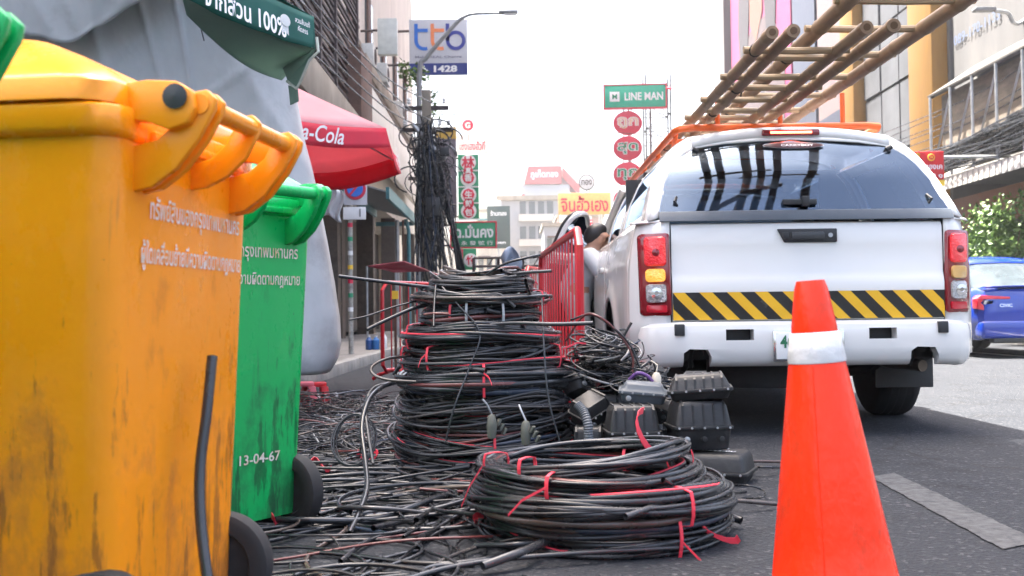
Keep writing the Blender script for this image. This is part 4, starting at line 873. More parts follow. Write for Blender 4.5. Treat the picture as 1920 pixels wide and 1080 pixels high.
wpx('dark wire arching above the wire heap', [(1070, 600, 4.6), (1110, 590, 4.55), (1150, 615, 4.5), (1180, 645, 4.5), (1200, 690, 4.5)], .005, .2)
wpx('stiff black wire pointing up out of the heap', [(1165, 640, 4.7), (1175, 620, 4.7), (1184, 605, 4.7)], .006, .1)
clampm = mat('olive_clamp', (.10, .105, .085), .6, var=.2)
for x, y, lab, rz in ((922, 800, 'dull green cable clamp hanging on the lower tall stack, left', .4), (986, 812, 'dull green cable clamp hanging on the lower tall stack, right', -.5)):
    e = T('cable_clamp', lab, 'clamp', at(x, y, 4.2), rz); o = MB(); o.lathe([(.004, -.05), (.016, -.045), (.022, 0), (.016, .04), (.006, .05)], 12); o.obj('wedge', clampm, e)
    for k in range(3): o = MB(); o.box((.03 + .012 * k, 0, .015 - .018 * k), (.011, .02, .03), Matrix.Rotation(.5, 3, 'Y')); o.obj('jaw', clampm, e, bev=.003)
    o = MB(); o.tube([(0, 0, .05), (-.02, 0, .09), (-.035, .01, .11)], .004, 6); o.obj('bail', steel, e)
# ---- loose tangle on the asphalt
def tangle(name, region, count, rad, ln, lift, tones=(0, .8), n=18):
    P, rr, tt = [], [], []
    for k in range(count):
        x, y = region(); a = rng.uniform(0, 6.28); L_ = rng.uniform(*ln); cv = rng.normal(0, 2.2); zb = rng.uniform(0, lift) ** 1.0; s = np.linspace(0, 1, n)
        ang = a + cv * s + .5 * np.sin(s * rng.uniform(3, 9) + rng.uniform(0, 6)); dx_ = np.cumsum(np.cos(ang)) * L_ / n; dy_ = np.cumsum(np.sin(ang)) * L_ / n
        r = rng.uniform(*rad); z = np.maximum(r, zb * (.6 + .6 * np.sin(s * rng.uniform(2, 6) + rng.uniform(0, 6)))) + rng.uniform(0, .01)
        P.append(np.stack([x + dx_ - dx_.mean(), y + dy_ - dy_.mean(), z], -1)); rr.append(r); u = rng.random(); tt.append(rng.uniform(*tones) if u < .9 else rng.choice([.84, .9, .95, 1]))
    return stuff(tag(strands(name, P, rr, tt, CABLE, None, 5), name, 'cable'))
def reg_px(x0, x1, y0, y1):
    def f():
        p = gnd(rng.uniform(x0, x1), rng.uniform(y0, y1)); return p.x, p.y
    return f
t1 = tangle('loose_wire_tangle', reg_px(545, 740, 765, 860), 480, (.0018, .0046), (.4, 1.2), .11, n=26); t1['label'] = 'dense tangle of thin black wires on the asphalt behind the bins'
t2 = tangle('loose_cable_tangle', reg_px(560, 900, 855, 985), 105, (.0028, .0085), (.7, 1.7), .05, n=34); t2['label'] = 'mess of thicker black cables on the asphalt before the tall stack'
t3 = tangle('stray_wire_tangle', reg_px(480, 960, 1000, 1150), 26, (.003, .008), (.5, 1.2), .03, n=28); t3['label'] = 'scattered black cables on the asphalt near the lower edge'
P = []; 
big = [('long black cable running from the green bin to the front pile', [(430, 972), (560, 975), (700, 974), (800, 940), (900, 905), (960, 870)], .0105, .35),
 ('straight grey-black cable lying across the tangle towards the front pile', [(610, 918), (690, 905), (770, 885), (785, 878)], .011, .72),
 ('black cable crossing in front of the tall stack to the front pile', [(770, 918), (860, 912), (960, 908), (1100, 915)], .008, .6),
 ('thick cable running under the front pile towards the lower edge', [(905, 1062), (990, 1030), (1060, 1000), (1100, 985)], .012, .7),
 ('long cable under the front pile heading left', [(890, 1023), (980, 1020), (1080, 1008)], .008, .4),
 ('cable end poking out right of the front pile, uppermost', [(1290, 930), (1345, 928), (1398, 922)], .006, .3),
 ('pale-edged cable end poking out far right of the front pile', [(1300, 935), (1370, 938), (1456, 945)], .007, .8),
 ('thick cut cable end right of the front pile', [(1290, 945), (1340, 958), (1390, 976)], .013, .2),
 ('thin wire lying beyond the flat black box towards the cone', [(1330, 868), (1400, 865), (1480, 866)], .006, .85),
 ('dark wire lying parallel beyond the flat box near the cone', [(1390, 877), (1430, 876), (1480, 877)], .005, .3),
 ('thin looping wire on the asphalt right of the front pile', [(1350, 908), (1400, 910), (1432, 920), (1430, 932), (1400, 935)], .003, .3),
 ('black cable fanning out left of the front pile, topmost', [(960, 862), (920, 890), (850, 930), (780, 975)], .008, .3),
 ('black cable fanning out left of the front pile, middle', [(940, 890), (880, 925), (800, 965), (700, 990)], .009, .5),
 ('black cable fanning out left of the front pile, lowest', [(930, 905), (890, 945), (820, 990), (780, 1010)], .008, .2),
 ('bent double cable standing up among the tangle behind the wheel', None, .01, .3)]
for lab, pts, r, tone in big:
    if pts: tag(wire('loose_cable', [gnd(x, y, r + .012 + .02 * (i % 2)) for i, (x, y) in enumerate(pts)], r, tone, 30, sides=8), lab, 'cable')
    else: wpx(lab, [(655, 1000, 3.15), (672, 965, 3.3), (688, 915, 3.5), (684, 860, 3.7), (678, 800, 3.85), (690, 752, 4.0), (712, 728, 4.2), (745, 715, 4.35)], r, tone)
# small upright ring of wire left of the stack
e = T('wire_ring', 'loose upright ring of thin black wire left of the tall stack', 'cable coil', at(664, 825, 4.3)); th = np.linspace(0, 2 * np.pi, 48, endpoint=False)
strands('winding', [np.stack([(.085 + rng.normal(0, .005)) * np.cos(th), .06 * np.sin(th + rng.normal(0, .2)), (.098 + rng.normal(0, .004)) * np.sin(th)], -1) for k in range(7)], [.0032] * 7, rng.uniform(0, .6, 7), CABLE, e, 6, True)
# scraps of red tape on the ground
for i, (x, y, w_, lab) in enumerate(((600, 880, .09, 'crumpled red tape round a cable behind the wheel'), (690, 862, .05, 'twist of red tape at the foot of the tall stack'), (905, 985, .08, 'red tape tail left of the front pile'), (1350, 1015, .10, 'long red tape tail right of the front pile'), (520, 985, .04, 'bit of red tape beside the bin wheel'), (1190, 800, .08, 'upright red tape tail on the front pile'))):
    p = gnd(x, y, .02); o = MB(); P = []
    for j in range(9):
        t = j / 8; P.append(Vector((w_ * (t - .5) * (.4 if i in (3, 5) else 1), .05 * math.sin(5 * t + i), .018 + .02 * math.sin(6 * t + 2 * i) + (.12 * t if i == 5 else 0))))
    o.loft([[q + Vector((0, .006, -.008)), q + Vector((0, -.006, .010))] for q in P], False); r_ = o.obj('red_tape', redtape, solid=.002, smooth=False); r_.location = p if i != 5 else at(1210, 860, 3.0); r_.rotation_euler = (0, 0, [0.2, .8, -.5, -1.1, .3, 2.6][i]); tag(r_, lab, 'tape')
# ---- splice boxes
boxm = mat('dusty_black_box', (.012, .0125, .0135), .5, var=.3, scale=10, dirt=(.042, .038, .034), dscale=5, damt=.35, bump=.1); boxg = mat('slate_grey_box', (.085, .10, .115), .5, var=.15, dirt=(.2, .18, .16), damt=.2)
def splice_box(lab, loc, rz, w_, d_, h_, rot=(0, 0), m=None, ribs=5, ports=3, txt=None, lidk=.8, flat=False):
    b = T('splice_box', lab, 'splice box', loc, rz, 'discarded splice boxes'); b.rotation_euler = (rot[0], rot[1], rz); m = m or boxm
    hb = h_ * (.42 if not flat else .3)
    o = MB(); o.loft([rrect(-w_ / 2 * k, w_ / 2 * k, -d_ / 2 * k, d_ / 2 * k, .018, z, 4) for z, k in ((0, .86), (.006, .9), (hb, .97))]); o.obj('tray', m, b, ang=50)
    o = MB(); o.loft([rrect(-w_ / 2 * k, w_ / 2 * k, -d_ / 2 * k, d_ / 2 * k, .018, z, 4) for z, k in ((hb + .001, 1.05), (hb + .014, 1.05))]); o.obj('flange', m, b, bev=.002)
    o = MB(); o.loft([rrect(-w_ / 2 * k, w_ / 2 * k, -d_ / 2 * k, d_ / 2 * k, .018, z, 4) for z, k in ((hb + .015, .98), (h_ - .02, lidk + .06), (h_ - .006, lidk), (h_, lidk - .06))]); ld = o.obj('cover', m, b, ang=50)
    for i in range(ribs):
        x = -w_ * .36 + w_ * .72 * i / max(1, ribs - 1)
        o = MB(); o.prism([(-d_ * .49, hb + .014), (-d_ * .5 * (lidk + .1), h_ - .014), (-d_ * .4 * lidk, h_ + .004), (d_ * .4 * lidk, h_ + .004), (d_ * .5 * (lidk + .1), h_ - .014), (d_ * .49, hb + .014)], x - .004, x + .004, 'x'); o.obj('rib', m, ld)
    for i in range(ports):
        x = -w_ * .3 + w_ * .6 * i / max(1, ports - 1)
        o = MB(); o.lathe([(.011, 0), (.011, -.012), (.007, -.013)], 12, (x, -d_ * .47, hb * .55), 'y'); o.obj('port', steel if i == 0 else m, b)
    for i in range(5):
        x = -w_ * .44 + w_ * .88 * i / 4
        o = MB(); o.lathe([(.0045, 0), (.0045, -.005)], 8, (x, -d_ * .52, hb + .008), 'y'); o.obj('bolt', steel, b)
    if txt:
        for t, y, hh, w2 in txt: text(b, t, (.02, y, h_ + .006), (1, 0, 0), (0, 1, 0), hh, white, w2, .02)
    return b
def bpos(x, y, Y): p = at(x, y, Y); return (p.x, p.y, max(0, p.z))
splice_box('flat black splice box with white numbers, lowest at the right', (.78, 4.1, 0), R(-24), .27, .22, .115, ribs=0, ports=0, txt=[('ทม', .035, .022, .05), ('0243-0ม', -.03, .03, .13)], flat=True, lidk=.86)
splice_box('ribbed black splice box resting on the flat numbered one', (.72, 4.14, .125), R(5), .225, .19, .185, ports=3)
splice_box('wide black splice box lid topmost of the right pile', (.735, 4.16, .315), R(-9), .24, .2, .095, rot=(0, R(-4)), ribs=6, ports=0, flat=True)
splice_box('ribbed black splice box behind the front pile, middle', (.465, 4.18, .10), R(3), .205, .18, .19, ports=4)
splice_box('dark splice box wedged under the middle one', (.45, 4.22, 0), R(10), .22, .2, .095, ribs=4, ports=2)
splice_box('slate grey splice box lying on the middle black one', (.525, 4.3, .295), R(-7), .19, .14, .075, rot=(R(4), R(5)), m=boxg, ribs=0, ports=1)
splice_box('tilted dark splice box beside the tall stack', (.32, 4.36, .22), R(35), .15, .12, .10, rot=(R(20), R(-24)), ribs=2, ports=1)
splice_box('dark splice box with a corrugated hose, left of the middle ones', (.30, 4.25, .0), R(-6), .13, .15, .20, ribs=2, ports=2)
splice_box('small crooked splice box below the red barrier', (.29, 4.6, .30), R(60), .16, .10, .09, rot=(R(-25), R(18)), ribs=2, ports=1)
splice_box('upturned dark splice box on the wire heap beside the truck', (.60, 4.75, .30), R(-30), .2, .16, .1, rot=(R(15), R(-18)), ribs=3, ports=2)
splice_box('square black splice box between the tall stack and the middle boxes', (.39, 4.5, .13), R(-15), .17, .15, .14, rot=(R(8), R(10)), ribs=3, ports=2)
splice_box('black splice box standing on end beside the tall stack', (.27, 4.42, .05), R(50), .17, .13, .12, rot=(R(70), R(12)), ribs=3, ports=2)
splice_box('black splice box tipped against the red barrier foot', (.36, 4.82, .34), R(-40), .19, .15, .11, rot=(R(-35), R(25)), ribs=3, ports=2)
splice_box('black splice box on its side below the truck corner', (.66, 4.5, .05), R(15), .2, .16, .13, rot=(R(62), 0), ribs=4, ports=1)
splice_box('split black splice box half under the grey one', (.58, 4.42, .2), R(-22), .18, .14, .1, rot=(R(-12), R(14)), ribs=2, ports=2)
splice_box('hidden dark splice box propping up the wire heap', (.45, 4.68, 0), R(20), .36, .26, .30, ribs=4, ports=2)
o = MB(); P = smooth_path([at(1082, 758, 4.14), at(1094, 772, 4.12), at(1102, 795, 4.1), at(1104, 822, 4.1)], 36)
o.tube(P, [.017 + .0025 * (i % 2) for i in range(36)], 10); tag(o.obj('corrugated_hose', mat('grey_hose', (.11, .12, .13), .5)), 'short grey corrugated hose on the dark boxes', 'hose')
# heap of wire and torn fittings over the boxes
P, rr, tt = [], [], []
for k in range(240):
    c = np.array([rng.normal(.46, .12), rng.normal(4.72, .12), 0]); c[2] = .30 + .27 * math.exp(-((c[0] - .40) / .15) ** 2) * rng.uniform(.2, 1)
    a = rng.uniform(0, 6.28); s = np.linspace(0, 1, 18); rad_ = rng.uniform(.04, .12); sweep = rng.uniform(2, 7); tl = rng.normal(0, .6, 2)
    x, y = rad_ * np.cos(a + sweep * s), rad_ * np.sin(a + sweep * s); P.append(np.stack([c[0] + x, c[1] + y, np.maximum(.03, c[2] + .5 * tl[0] * x + .5 * tl[1] * y)], -1)); rr.append(rng.uniform(.0022, .006)); tt.append(rng.uniform(0, .75) if rng.random() < .88 else rng.choice([.9, .95, 1, .84]))
h_ = stuff(tag(strands('wire_heap', P, rr, tt, CABLE, None, 5), 'heap of torn wires piled between barrier and truck', 'wires'))
purple = mat('purple_wire', (.12, .05, .2), .5); ivory = mat('ivory_plastic', (.62, .56, .45), .5)
e = T('cable_fitting', 'ivory plastic fitting on the grey splice box', 'fitting', at(1231, 712, 4.42)); o = MB(); o.lathe([(.012, -.03), (.018, -.028), (.02, .01), (.012, .028), (.006, .03)], 14); o.obj('shell', ivory, e); o = MB(); o.tube([(0, 0, .03), (.005, 0, .06), (-.02, .01, .08)], .003, 6); o.obj('lead', ivory, e)
tag(wire('purple_wire', [at(1180, 712, 4.42), at(1195, 700, 4.4), at(1212, 704, 4.4), at(1224, 716, 4.4)], .008, 0, m=purple), 'purple wire bundle on the grey splice box', 'cable')
tag(wire('twisted_wire', [at(1162, 668, 4.6), at(1170, 655, 4.55), at(1180, 650, 4.55), at(1176, 664, 4.5), at(1165, 676, 4.5)], .006, 1), 'pale twisted wire loop on the heap', 'cable')
# ---- barriers
redb = mat('red_barrier_paint', (.52, .012, .022), .35, var=.12, dirt=(.2, .02, .02), dscale=5, damt=.2, coat=.3)
def barrier(lab, a, b, h, bars, r=.02, z0=.12):
    a, b = Vector(a), Vector(b); L_ = (b - a).length; e = T('crowd_barrier', lab, 'barrier', (a.x, a.y, 0), math.atan2(b.y - a.y, b.x - a.x), 'red crowd barriers')
    P = [(.05, 0, z0), (L_ - .05, 0, z0), (L_, 0, z0 + .05), (L_, 0, h - .08), (L_ - .08, 0, h), (.08, 0, h), (0, 0, h - .08), (0, 0, z0 + .05)]
    o = MB(); o.tube(P, r, 8, True); o.obj('frame', redb, e)
    bm = MB(); bm.bx(-.006, .006, -.0055, .0055, z0, h); bme = bm.mesh('bar', .003)
    for i in range(bars):
        q = link('bar', bme, redb, e); q.location = (L_ * (i + 1) / (bars + 1), 0, 0)
    for x in (.22, L_ - .22):
        o = MB(); o.tube([(x, -.28, .02), (x, -.22, .06), (x, 0, z0), (x, .22, .06), (x, .28, .02)], r * .9, 8); o.obj('foot', redb, e)
    return e
barrier('red steel barrier running beside the truck towards its open door', (.325, 5.05, 0), (.205, 7.35, 0), 1.06, 13)
barrier('red steel barrier farther off behind the tall stack, right', (.12, 9.1, 0), (.33, 9.9, 0), 1.06, 10)
barrier('red steel barrier left behind the tall stack', (-1.28, 10.4, 0), (-.62, 11.6, 0), .99, 8)
o = MB(); p = at(741, 555, 10.3); e = T('reflector_post', 'thin rusty post with a yellow reflector by the left barrier', 'post', (p.x, 10.3, 0)); o.bx(-.03, .03, -.02, .02, p.z - .03, p.z + .05); o.obj('reflector', mat('yellow_reflector', (.85, .6, .05), .4), e); o = MB(); o.bx(-.012, .012, -.012, .012, 0, p.z - .03); o.obj('post_shaft', rusty, e)
# ---- red plastic stools by the tarpaulin
rst = mat('red_plastic', (.62, .03, .04), .4, var=.06); pst = mat('pink_plastic', (.70, .16, .2), .4)
for x, y, m, lab, s_ in ((566, 765, pst, 'faded pink-red stool half hidden behind the green bin', .85), (591, 762, rst, 'small red plastic stool at the foot of the tarpaulin', .8)):
    p = gnd(x, y); e = T('plastic_stool', lab, 'stool', (p.x, p.y, 0), R(15), 'plastic stools'); h = .22 * s_
    o = MB(); o.loft([rrect(-.1 * s_, .1 * s_, -.1 * s_, .1 * s_, .03, z) for z in (h - .03, h)]); o.obj('seat', m, e, bev=.005)
    for i in (-1, 1):
        for j in (-1, 1): o = MB(); o.loft([rrect(i * k - .028, i * k + .028, j * k - .028, j * k + .028, .01, z, 3) for z, k in ((0, .105 * s_), (h - .03, .075 * s_))]); o.obj('leg', m, e)
p = gnd(612, 758); o = MB(); o.grid(lambda u, v: (p.x - .08 + .16 * u, p.y - .08 + .16 * v, .05 + .04 * math.sin(7 * u + 2) * math.cos(6 * v)), 8, 8); tag(o.obj('plastic_bag', mat('white_plastic', (.7, .7, .7), .4), solid=.002), 'crumpled white plastic bag beside the red stool', 'bag')
# ---- tarpaulin covered stall
tarp = mat('silver_tarpaulin', (.38, .395, .41), .45, var=.12, scale=1.6, bump=.35, bscale=7, dirt=(.19, .185, .18), dscale=1.3, damt=.5)
def tarp_mat():
    m = tarp; t = m.node_tree; N = t.nodes; L = t.links; b = N['Principled BSDF']; tc = N.new('ShaderNodeTexCoord'); n = N.new('ShaderNodeTexNoise'); n.inputs['Scale'].default_value = 2.2; n.inputs['Detail'].default_value = 4; L.new(tc.outputs['Object'], n.inputs['Vector'])
    mxv = N.new('ShaderNodeMix'); mxv.data_type = 'VECTOR'; mxv.inputs['Factor'].default_value = .35; mpp = N.new('ShaderNodeMapping'); mpp.inputs['Scale'].default_value = (1.2, 1.2, .4); mpp.inputs['Rotation'].default_value = (0, .25, 0); L.new(tc.outputs['Object'], mpp.inputs[0]); L.new(mpp.outputs[0], mxv.inputs['A']); L.new(n.outputs['Color'], mxv.inputs['B'])
    prev = None
    for sc_, st in ((3.5, .05), (9, .05), (24, .10)):
        v = N.new('ShaderNodeTexVoronoi'); v.inputs['Scale'].default_value = sc_; L.new(mxv.outputs['Result'], v.inputs['Vector'])
        bp = N.new('ShaderNodeBump'); bp.inputs['Strength'].default_value = st; bp.inputs['Distance'].default_value = .35 / sc_; L.new(v.outputs['Distance'], bp.inputs['Height'])
        if prev: L.new(prev, bp.inputs['Normal'])
        prev = bp.outputs[0]
    L.new(prev, b.inputs['Normal'])
tarp_mat()
prof_r = [(2.9, 500), (2.3, 530), (2.0, 548), (1.7, 566), (1.4, 590), (1.1, 608), (.85, 622), (.65, 631), (.5, 633), (.4, 626), (.33, 608)]
from mathutils import noise as NZ
def rid(x, y, z): return 1 - abs(NZ.noise(Vector((x, y, z)))) * 2
def tarp_f(x, z):
    """cloth relief: hanging folds, slanting tension creases, fine crumple"""
    return .05 * NZ.noise(Vector((x * 1.2 + .35 * z, z * .22, 3))) + .045 * rid(x * 1.9 + .3 * z, z * .22, 1) ** 3 + .02 * max(0, rid(x * 4.2 + .8 * z, z * .35, 11)) ** 6 + .014 * max(0, rid(x * .9 + z * .7, z * .3, 21)) ** 20 + .012 * max(0, rid(x * .8 - z * 1.0, x * .2, 33)) ** 20 + .003 * NZ.noise(Vector((x * 11, z * 6, 5)))
def tarp_ring(z):
    xr = (np.interp(z, [q[0] for q in prof_r[::-1]], [q[1] for q in prof_r[::-1]]) - 960) / 1980 * 6.05
    pts = [(-3.9, 7.0), (-3.6, 6.3), (-3.2, 5.97)] + [(-3.2 + (xr - .30 + 3.2) * t, 5.95) for t in np.linspace(.02, 1, 110)] + [(xr - .30 + .30 * math.sin(a), 6.18 - .23 * math.cos(a)) for a in np.linspace(.15, 1.57, 14)] + [(xr - .02, 6.4), (xr - .15, 6.65), (xr - .5, 6.8)]
    return [(x + (.5 * tarp_f(x, z) - .02 if x > xr - .25 else 0), y - tarp_f(x, z), z + (.03 * NZ.noise(Vector((x * 4, 0, 0))) if z < .36 else 0)) for x, y in pts]
e = T('covered_stall', 'market stall wrapped in a silver-grey tarpaulin', 'stall', (0, 0, 0))
o = MB(); o.loft([tarp_ring(z) for z in np.linspace(.33, 3.4, 110)], False); o.obj('tarpaulin', tarp, e, solid=.004, ang=80)
def fold(u, v):
    x = -3.4 + 2.0 * u; z = 3.5 - (.75 + .55 * math.sin(3.14 * min(1, u * 1.15)) ** .8 + .08 * NZ.noise(Vector((u * 7, 0, 0)))) * v
    return (x, 5.84 - .12 * math.sin(v * 2.6) - .9 * tarp_f(x * 1.3 + 5, z * 1.4) - .008 * rid(x * 5 + z * 3, z * 2, 0) ** 3, z)
o = MB(); o.grid(fold, 90, 60); o.obj('tarpaulin_fold', tarp, e, solid=.004, ang=80)
for x, y in ((-1.7, 6.7), (-3.4, 6.6)): o = MB(); o.bx(x - .03, x + .03, y - .03, y + .03, 0, .6); o.obj('leg', rusty, e)
for x in (-2.9, -1.8): o = MB(); o.tube([(x, 5.86, 2.6), (x + .1, 5.85, 2.2)], .004, 5); o.obj('cord', black, e)
# ---- green canvas parasol over the stall
gcan = cloth('green_canvas', (.010, .12, .095), (.02, .2, .15), .12, 2, .3); gund = cloth('faded_green_lining', (.16, .22, .19), (.3, .42, .36), .2, 5, .5)
e = T('parasol', 'dark green canvas parasol with white lettering over the tarpaulin', 'parasol', (-2.9, 5.2, 0))
def ap(p): return Vector((p[0] + 2.9, p[1] - 5.2, p[2]))
Aa, Bb = at(300, -28, 4.7), at(592, 92, 5.45); A2, B2 = at(300, -130, 4.7), at(588, 32, 5.5)
def gv(u, v):
    lo = Aa.lerp(Bb, u); hi = A2.lerp(B2, u); p = lo.lerp(hi, v); s_ = .018 * math.sin(13 * u) + .012 * math.sin(29 * u + 1); return ap(p + Vector((.3, -.5, -.05)) * s_ * (1 - v) + Vector((0, 0, -.03 * math.sin(3.14 * u))))
o = MB(); o.grid(gv, 40, 6); val = o.obj('valance', gcan, e, solid=.004, ang=80)
top = ap((-2.9, 5.2, 3.05)); o = MB(); o.grid(lambda u, v: tuple(ap(A2.lerp(B2, u)).lerp(top, v)), 12, 8); o.obj('canopy_panel', gcan, e, solid=.004)
Cc, Dd, Ee = at(350, 28, 5.0), at(528, 150, 5.75), at(578, 108, 5.6)
o = MB(); o.grid(lambda u, v: tuple(ap(Cc.lerp(Dd, u).lerp(Aa.lerp(Bb, .12 + .86 * u), v) + Vector((0, .05 * math.sin(3.1 * u), -.05 * math.sin(3.14 * u) * (1 - v))))), 20, 8); o.obj('lining', gund, e, solid=.004)
fl = [at(520, 100, 5.6), at(592, 92, 5.45), at(581, 112, 5.46), at(562, 150, 5.5), at(556, 164, 5.52), at(540, 152, 5.6)]
o = MB(); o.add([ap(p) for p in fl], [(0, 1, 2, 3, 4, 5)]); o.obj('corner_flap', gund, e, solid=.004, smooth=False)
o = MB(); o.tube([ap(at(594, 70, 5.45)), ap(at(597, 97, 5.44)), ap(at(580, 113, 5.45)), ap(at(564, 152, 5.49)), ap(at(556, 166, 5.51)), ap(at(538, 152, 5.6))], .008, 6); o.obj('edge_piping', mat('pale_piping', (.5, .52, .45), .6), e)
fl = [at(541, 160, 5.6), at(558, 166, 5.56), at(560, 190, 5.56), at(545, 197, 5.6)]
o = MB(); o.add([ap(p) for p in fl], [(0, 1, 2, 3)]); o.obj('weight_tab', gund, e, solid=.006, smooth=False)
o = MB(); o.tube([(0, 0, 0), (0, 0, 3.0)], .03, 10); o.obj('pole', steel, e)
vr = (ap(Bb) - ap(Aa)).normalized(); vu = (ap(A2.lerp(B2, .7)) - ap(Aa.lerp(Bb, .7))).normalized(); vn = vr.cross(vu).normalized()
def vpt(x, y, Y=5.1): # point on the valance plane under a pixel
    d = ray(x, y); o0 = Vector((0, 0, CH)); p0 = Bb; n_ = vn; t = (p0 - o0).dot(n_) / d.dot(n_); return ap(o0 + d * t) + vn * (.03 if vn.y < 0 else -.03)
text(e, 'จากสวน 100%', vpt(455, 27), vr, vu, .10, white, .50, .02).parent = val
text(e, 'สวนส้มแท้\nคัดสรร', vpt(560, 52), vr, vu, .075, white, .10, .01).parent = val
o = MB(); o.lathe([(.032, 0), (.032, .003), (.02, .004)], 20, (0, 0, 0)); rot = Matrix((vr, vu, vn)).transposed(); c_ = vpt(527, 42); o.v = [tuple(c_ + rot @ Vector(p)) for p in o.v]; o.obj('award_badge', mat('badge_grey', (.5, .52, .52), .6), val)
o = MB(); o.add([c_ + vr * a + vu * b_ for a, b_ in ((-.02, -.02), (.02, -.02), (.022, -.075), (0, -.06), (-.022, -.075))], [(0, 1, 2, 3, 4)]); o.obj('award_ribbon', MATS['badge_grey'], val, smooth=False)
# ---- red parasol
rcan = cloth('red_canvas', (.62, .025, .06), (.8, .08, .12), .08, 3, .35); rpal = cloth('skylit_red_canvas', (.78, .42, .45), (.85, .25, .29), .14, 2, .5)  # sky light on the canopy top put into its paler colour
PC = Vector((-2.79, 8.8, 0)); PRd = 1.94
e = T('parasol', 'pale-topped red parasol with white script on its valance', 'parasol', PC)
vz = [(PRd * math.cos(R(-19.6 + 45 * k)), PRd * math.sin(R(-19.6 + 45 * k))) for k in range(8)]
for k in range(8):
    a, b = vz[k], vz[(k + 1) % 8]; a3, b3, t3 = Vector((*a, 2.11)), Vector((*b, 2.11)), Vector((0, 0, 3.12))
    o = MB(); o.grid(lambda u, v: tuple(a3.lerp(b3, u).lerp(t3, v) - Vector((0, 0, .03 * math.sin(3.14 * v) + .05 * math.sin(3.14 * u) * (1 - v)))), 10, 10); o.obj('canopy_panel', rpal, e, solid=.003)
    def vf(u, v): p = a3.lerp(b3, u); return (p.x * (1 + .02 * v), p.y * (1 + .02 * v), p.z - .05 * math.sin(3.14 * u) - .15 * v - .02 * v * math.sin(3.14 * u))
    o = MB(); o.grid(vf, 14, 4); vl = o.obj('valance', rcan, e, solid=.003)
    if k in (7, 0):
        md = (a3 + b3) / 2; rt = (b3 - a3).normalized(); nrm = Vector((md.x, md.y, 0)).normalized()
        text(e, 'Coca-Cola', md + nrm * .05 + Vector((0, 0, -.125)) + rt * (-.02 if k == 7 else 0), rt, (0, 0, 1), .125, white, .62, .012).parent = vl
    o = MB(); o.tube([(a[0] * .98, a[1] * .98, 2.08), (a[0] * .5, a[1] * .5, 2.52), (0, 0, 3.0)], .008, 6); o.obj('rib', steel, e)
o = MB(); o.tube([(0, 0, .3), (0, 0, 3.16)], .024, 10); o.obj('pole', steel, e)
o = MB(); o.lathe([(.28, .131), (.3, .15), (.3, .22), (.06, .3), (.03, .32)], 24); o.obj('base', concrete, e)
# ============================================================ PERSON, CARS, SIGNS, POLES
def skin(name, chains, m, parent=None, sub=2):
    """chains: list of [(x,y,z,r), ...]; points equal to 1 mm are welded; first point is the root"""
    vs_, es_, rs_ = [], [], []
    def idx(p):
        for i, q in enumerate(vs_):
            if (Vector(q) - Vector(p[:3])).length < .002: return i
        vs_.append(p[:3]); rs_.append(p[3]); return len(vs_) - 1
    for c in chains:
        ids = [idx(p) for p in c]; es_ += list(zip(ids, ids[1:]))
    me = bpy.data.meshes.new(name); me.from_pydata(vs_, es_, []); o = bpy.data.objects.new(name, me); COL.objects.link(o)
    md = o.modifiers.new('s', 'SKIN'); md.use_smooth_shade = True
    for i, r in enumerate(rs_):
        sv = me.skin_vertices[0].data[i]; sv.radius = (r, r) if not isinstance(r, tuple) else r; sv.use_root = i == 0
    ss = o.modifiers.new('u', 'SUBSURF'); ss.levels = sub; ss.render_levels = sub
    bpy.context.view_layer.update()
    nm = bpy.data.meshes.new_from_object(o.evaluated_get(bpy.context.evaluated_depsgraph_get())); bpy.data.objects.remove(o)
    nm.materials.clear(); return link(name, nm, m, parent)
PX, PY = .50, 8.16
pr = T('person', 'person in pale grey work clothes leaning into the open truck door', 'person', (PX, PY, 0)); pr.scale = (1.05, 1.05, .985)
skin_m = mat('skin', (.36, .19, .12), .5, var=.08); shirt = mat('grey_shirt', (.46, .47, .49), .8, var=.08, bump=.3, bscale=18); trou = mat('grey_trousers', (.36, .35, .33), .85, var=.1, bump=.3, bscale=14); hair = mat('black_hair', (.012, .010, .010), .5, var=.3, scale=60, stretch=(1, 1, 4)); shoe = mat('dark_shoe', (.03, .025, .022), .6)
hip = (0, 0, .88, .12); che = (.07, 0, 1.05, .125); nek = (.125, 0, 1.165, .055); hd0 = (.155, 0, 1.21, .066); hd1 = (.175, 0, 1.27, .086); hd2 = (.165, 0, 1.315, .055); fac = (.222, 0, 1.215, .058); chin = (.232, 0, 1.172, .038); nose = (.284, 0, 1.222, .013)
def limb(s, hand_at):
    sh = (.09, s * .17, 1.11, .055); el = (.17, s * .25, .93, .042); wr = (*hand_at, .027)
    ch = [[che, sh, el, wr]]; h = Vector(hand_at); f = Vector((.8, 0, .1)).normalized()
    pm = (*(h + f * .05), .03); ch.append([wr, pm])
    for k, L_ in ((-1.5, .065), (-.5, .075), (.5, .07), (1.5, .055)):
        b0 = h + f * .085 + Vector((0, k * .018, 0)); ch.append([pm, (*b0, .010), (*(b0 + f * L_ * .6 + Vector((0, 0, -.012))), .009), (*(b0 + f * L_ + Vector((0, 0, -.035))), .008)])
    t0 = h + f * .03 + Vector((0, -s * .035, 0)); ch.append([pm, (*t0, .011), (*(t0 + f * .035 + Vector((0, -s * .015, -.01))), .009)])
    return ch
body = [[hip, che, nek, hd0, hd1, hd2], [hd0, fac, chin], [fac, nose]] + limb(-1, (.36, -.2, .98)) + limb(1, (.36, .18, .99))
for s in (-1, 1): body += [[hip, (-.0, s * .09, .80, .085), (.03, s * .1, .45, .055), (-.03, s * .1, .09, .038), (.06, s * .1, .04, .035), (.13, s * .1, .035, .03)]]
skin('body', body, skin_m, pr)
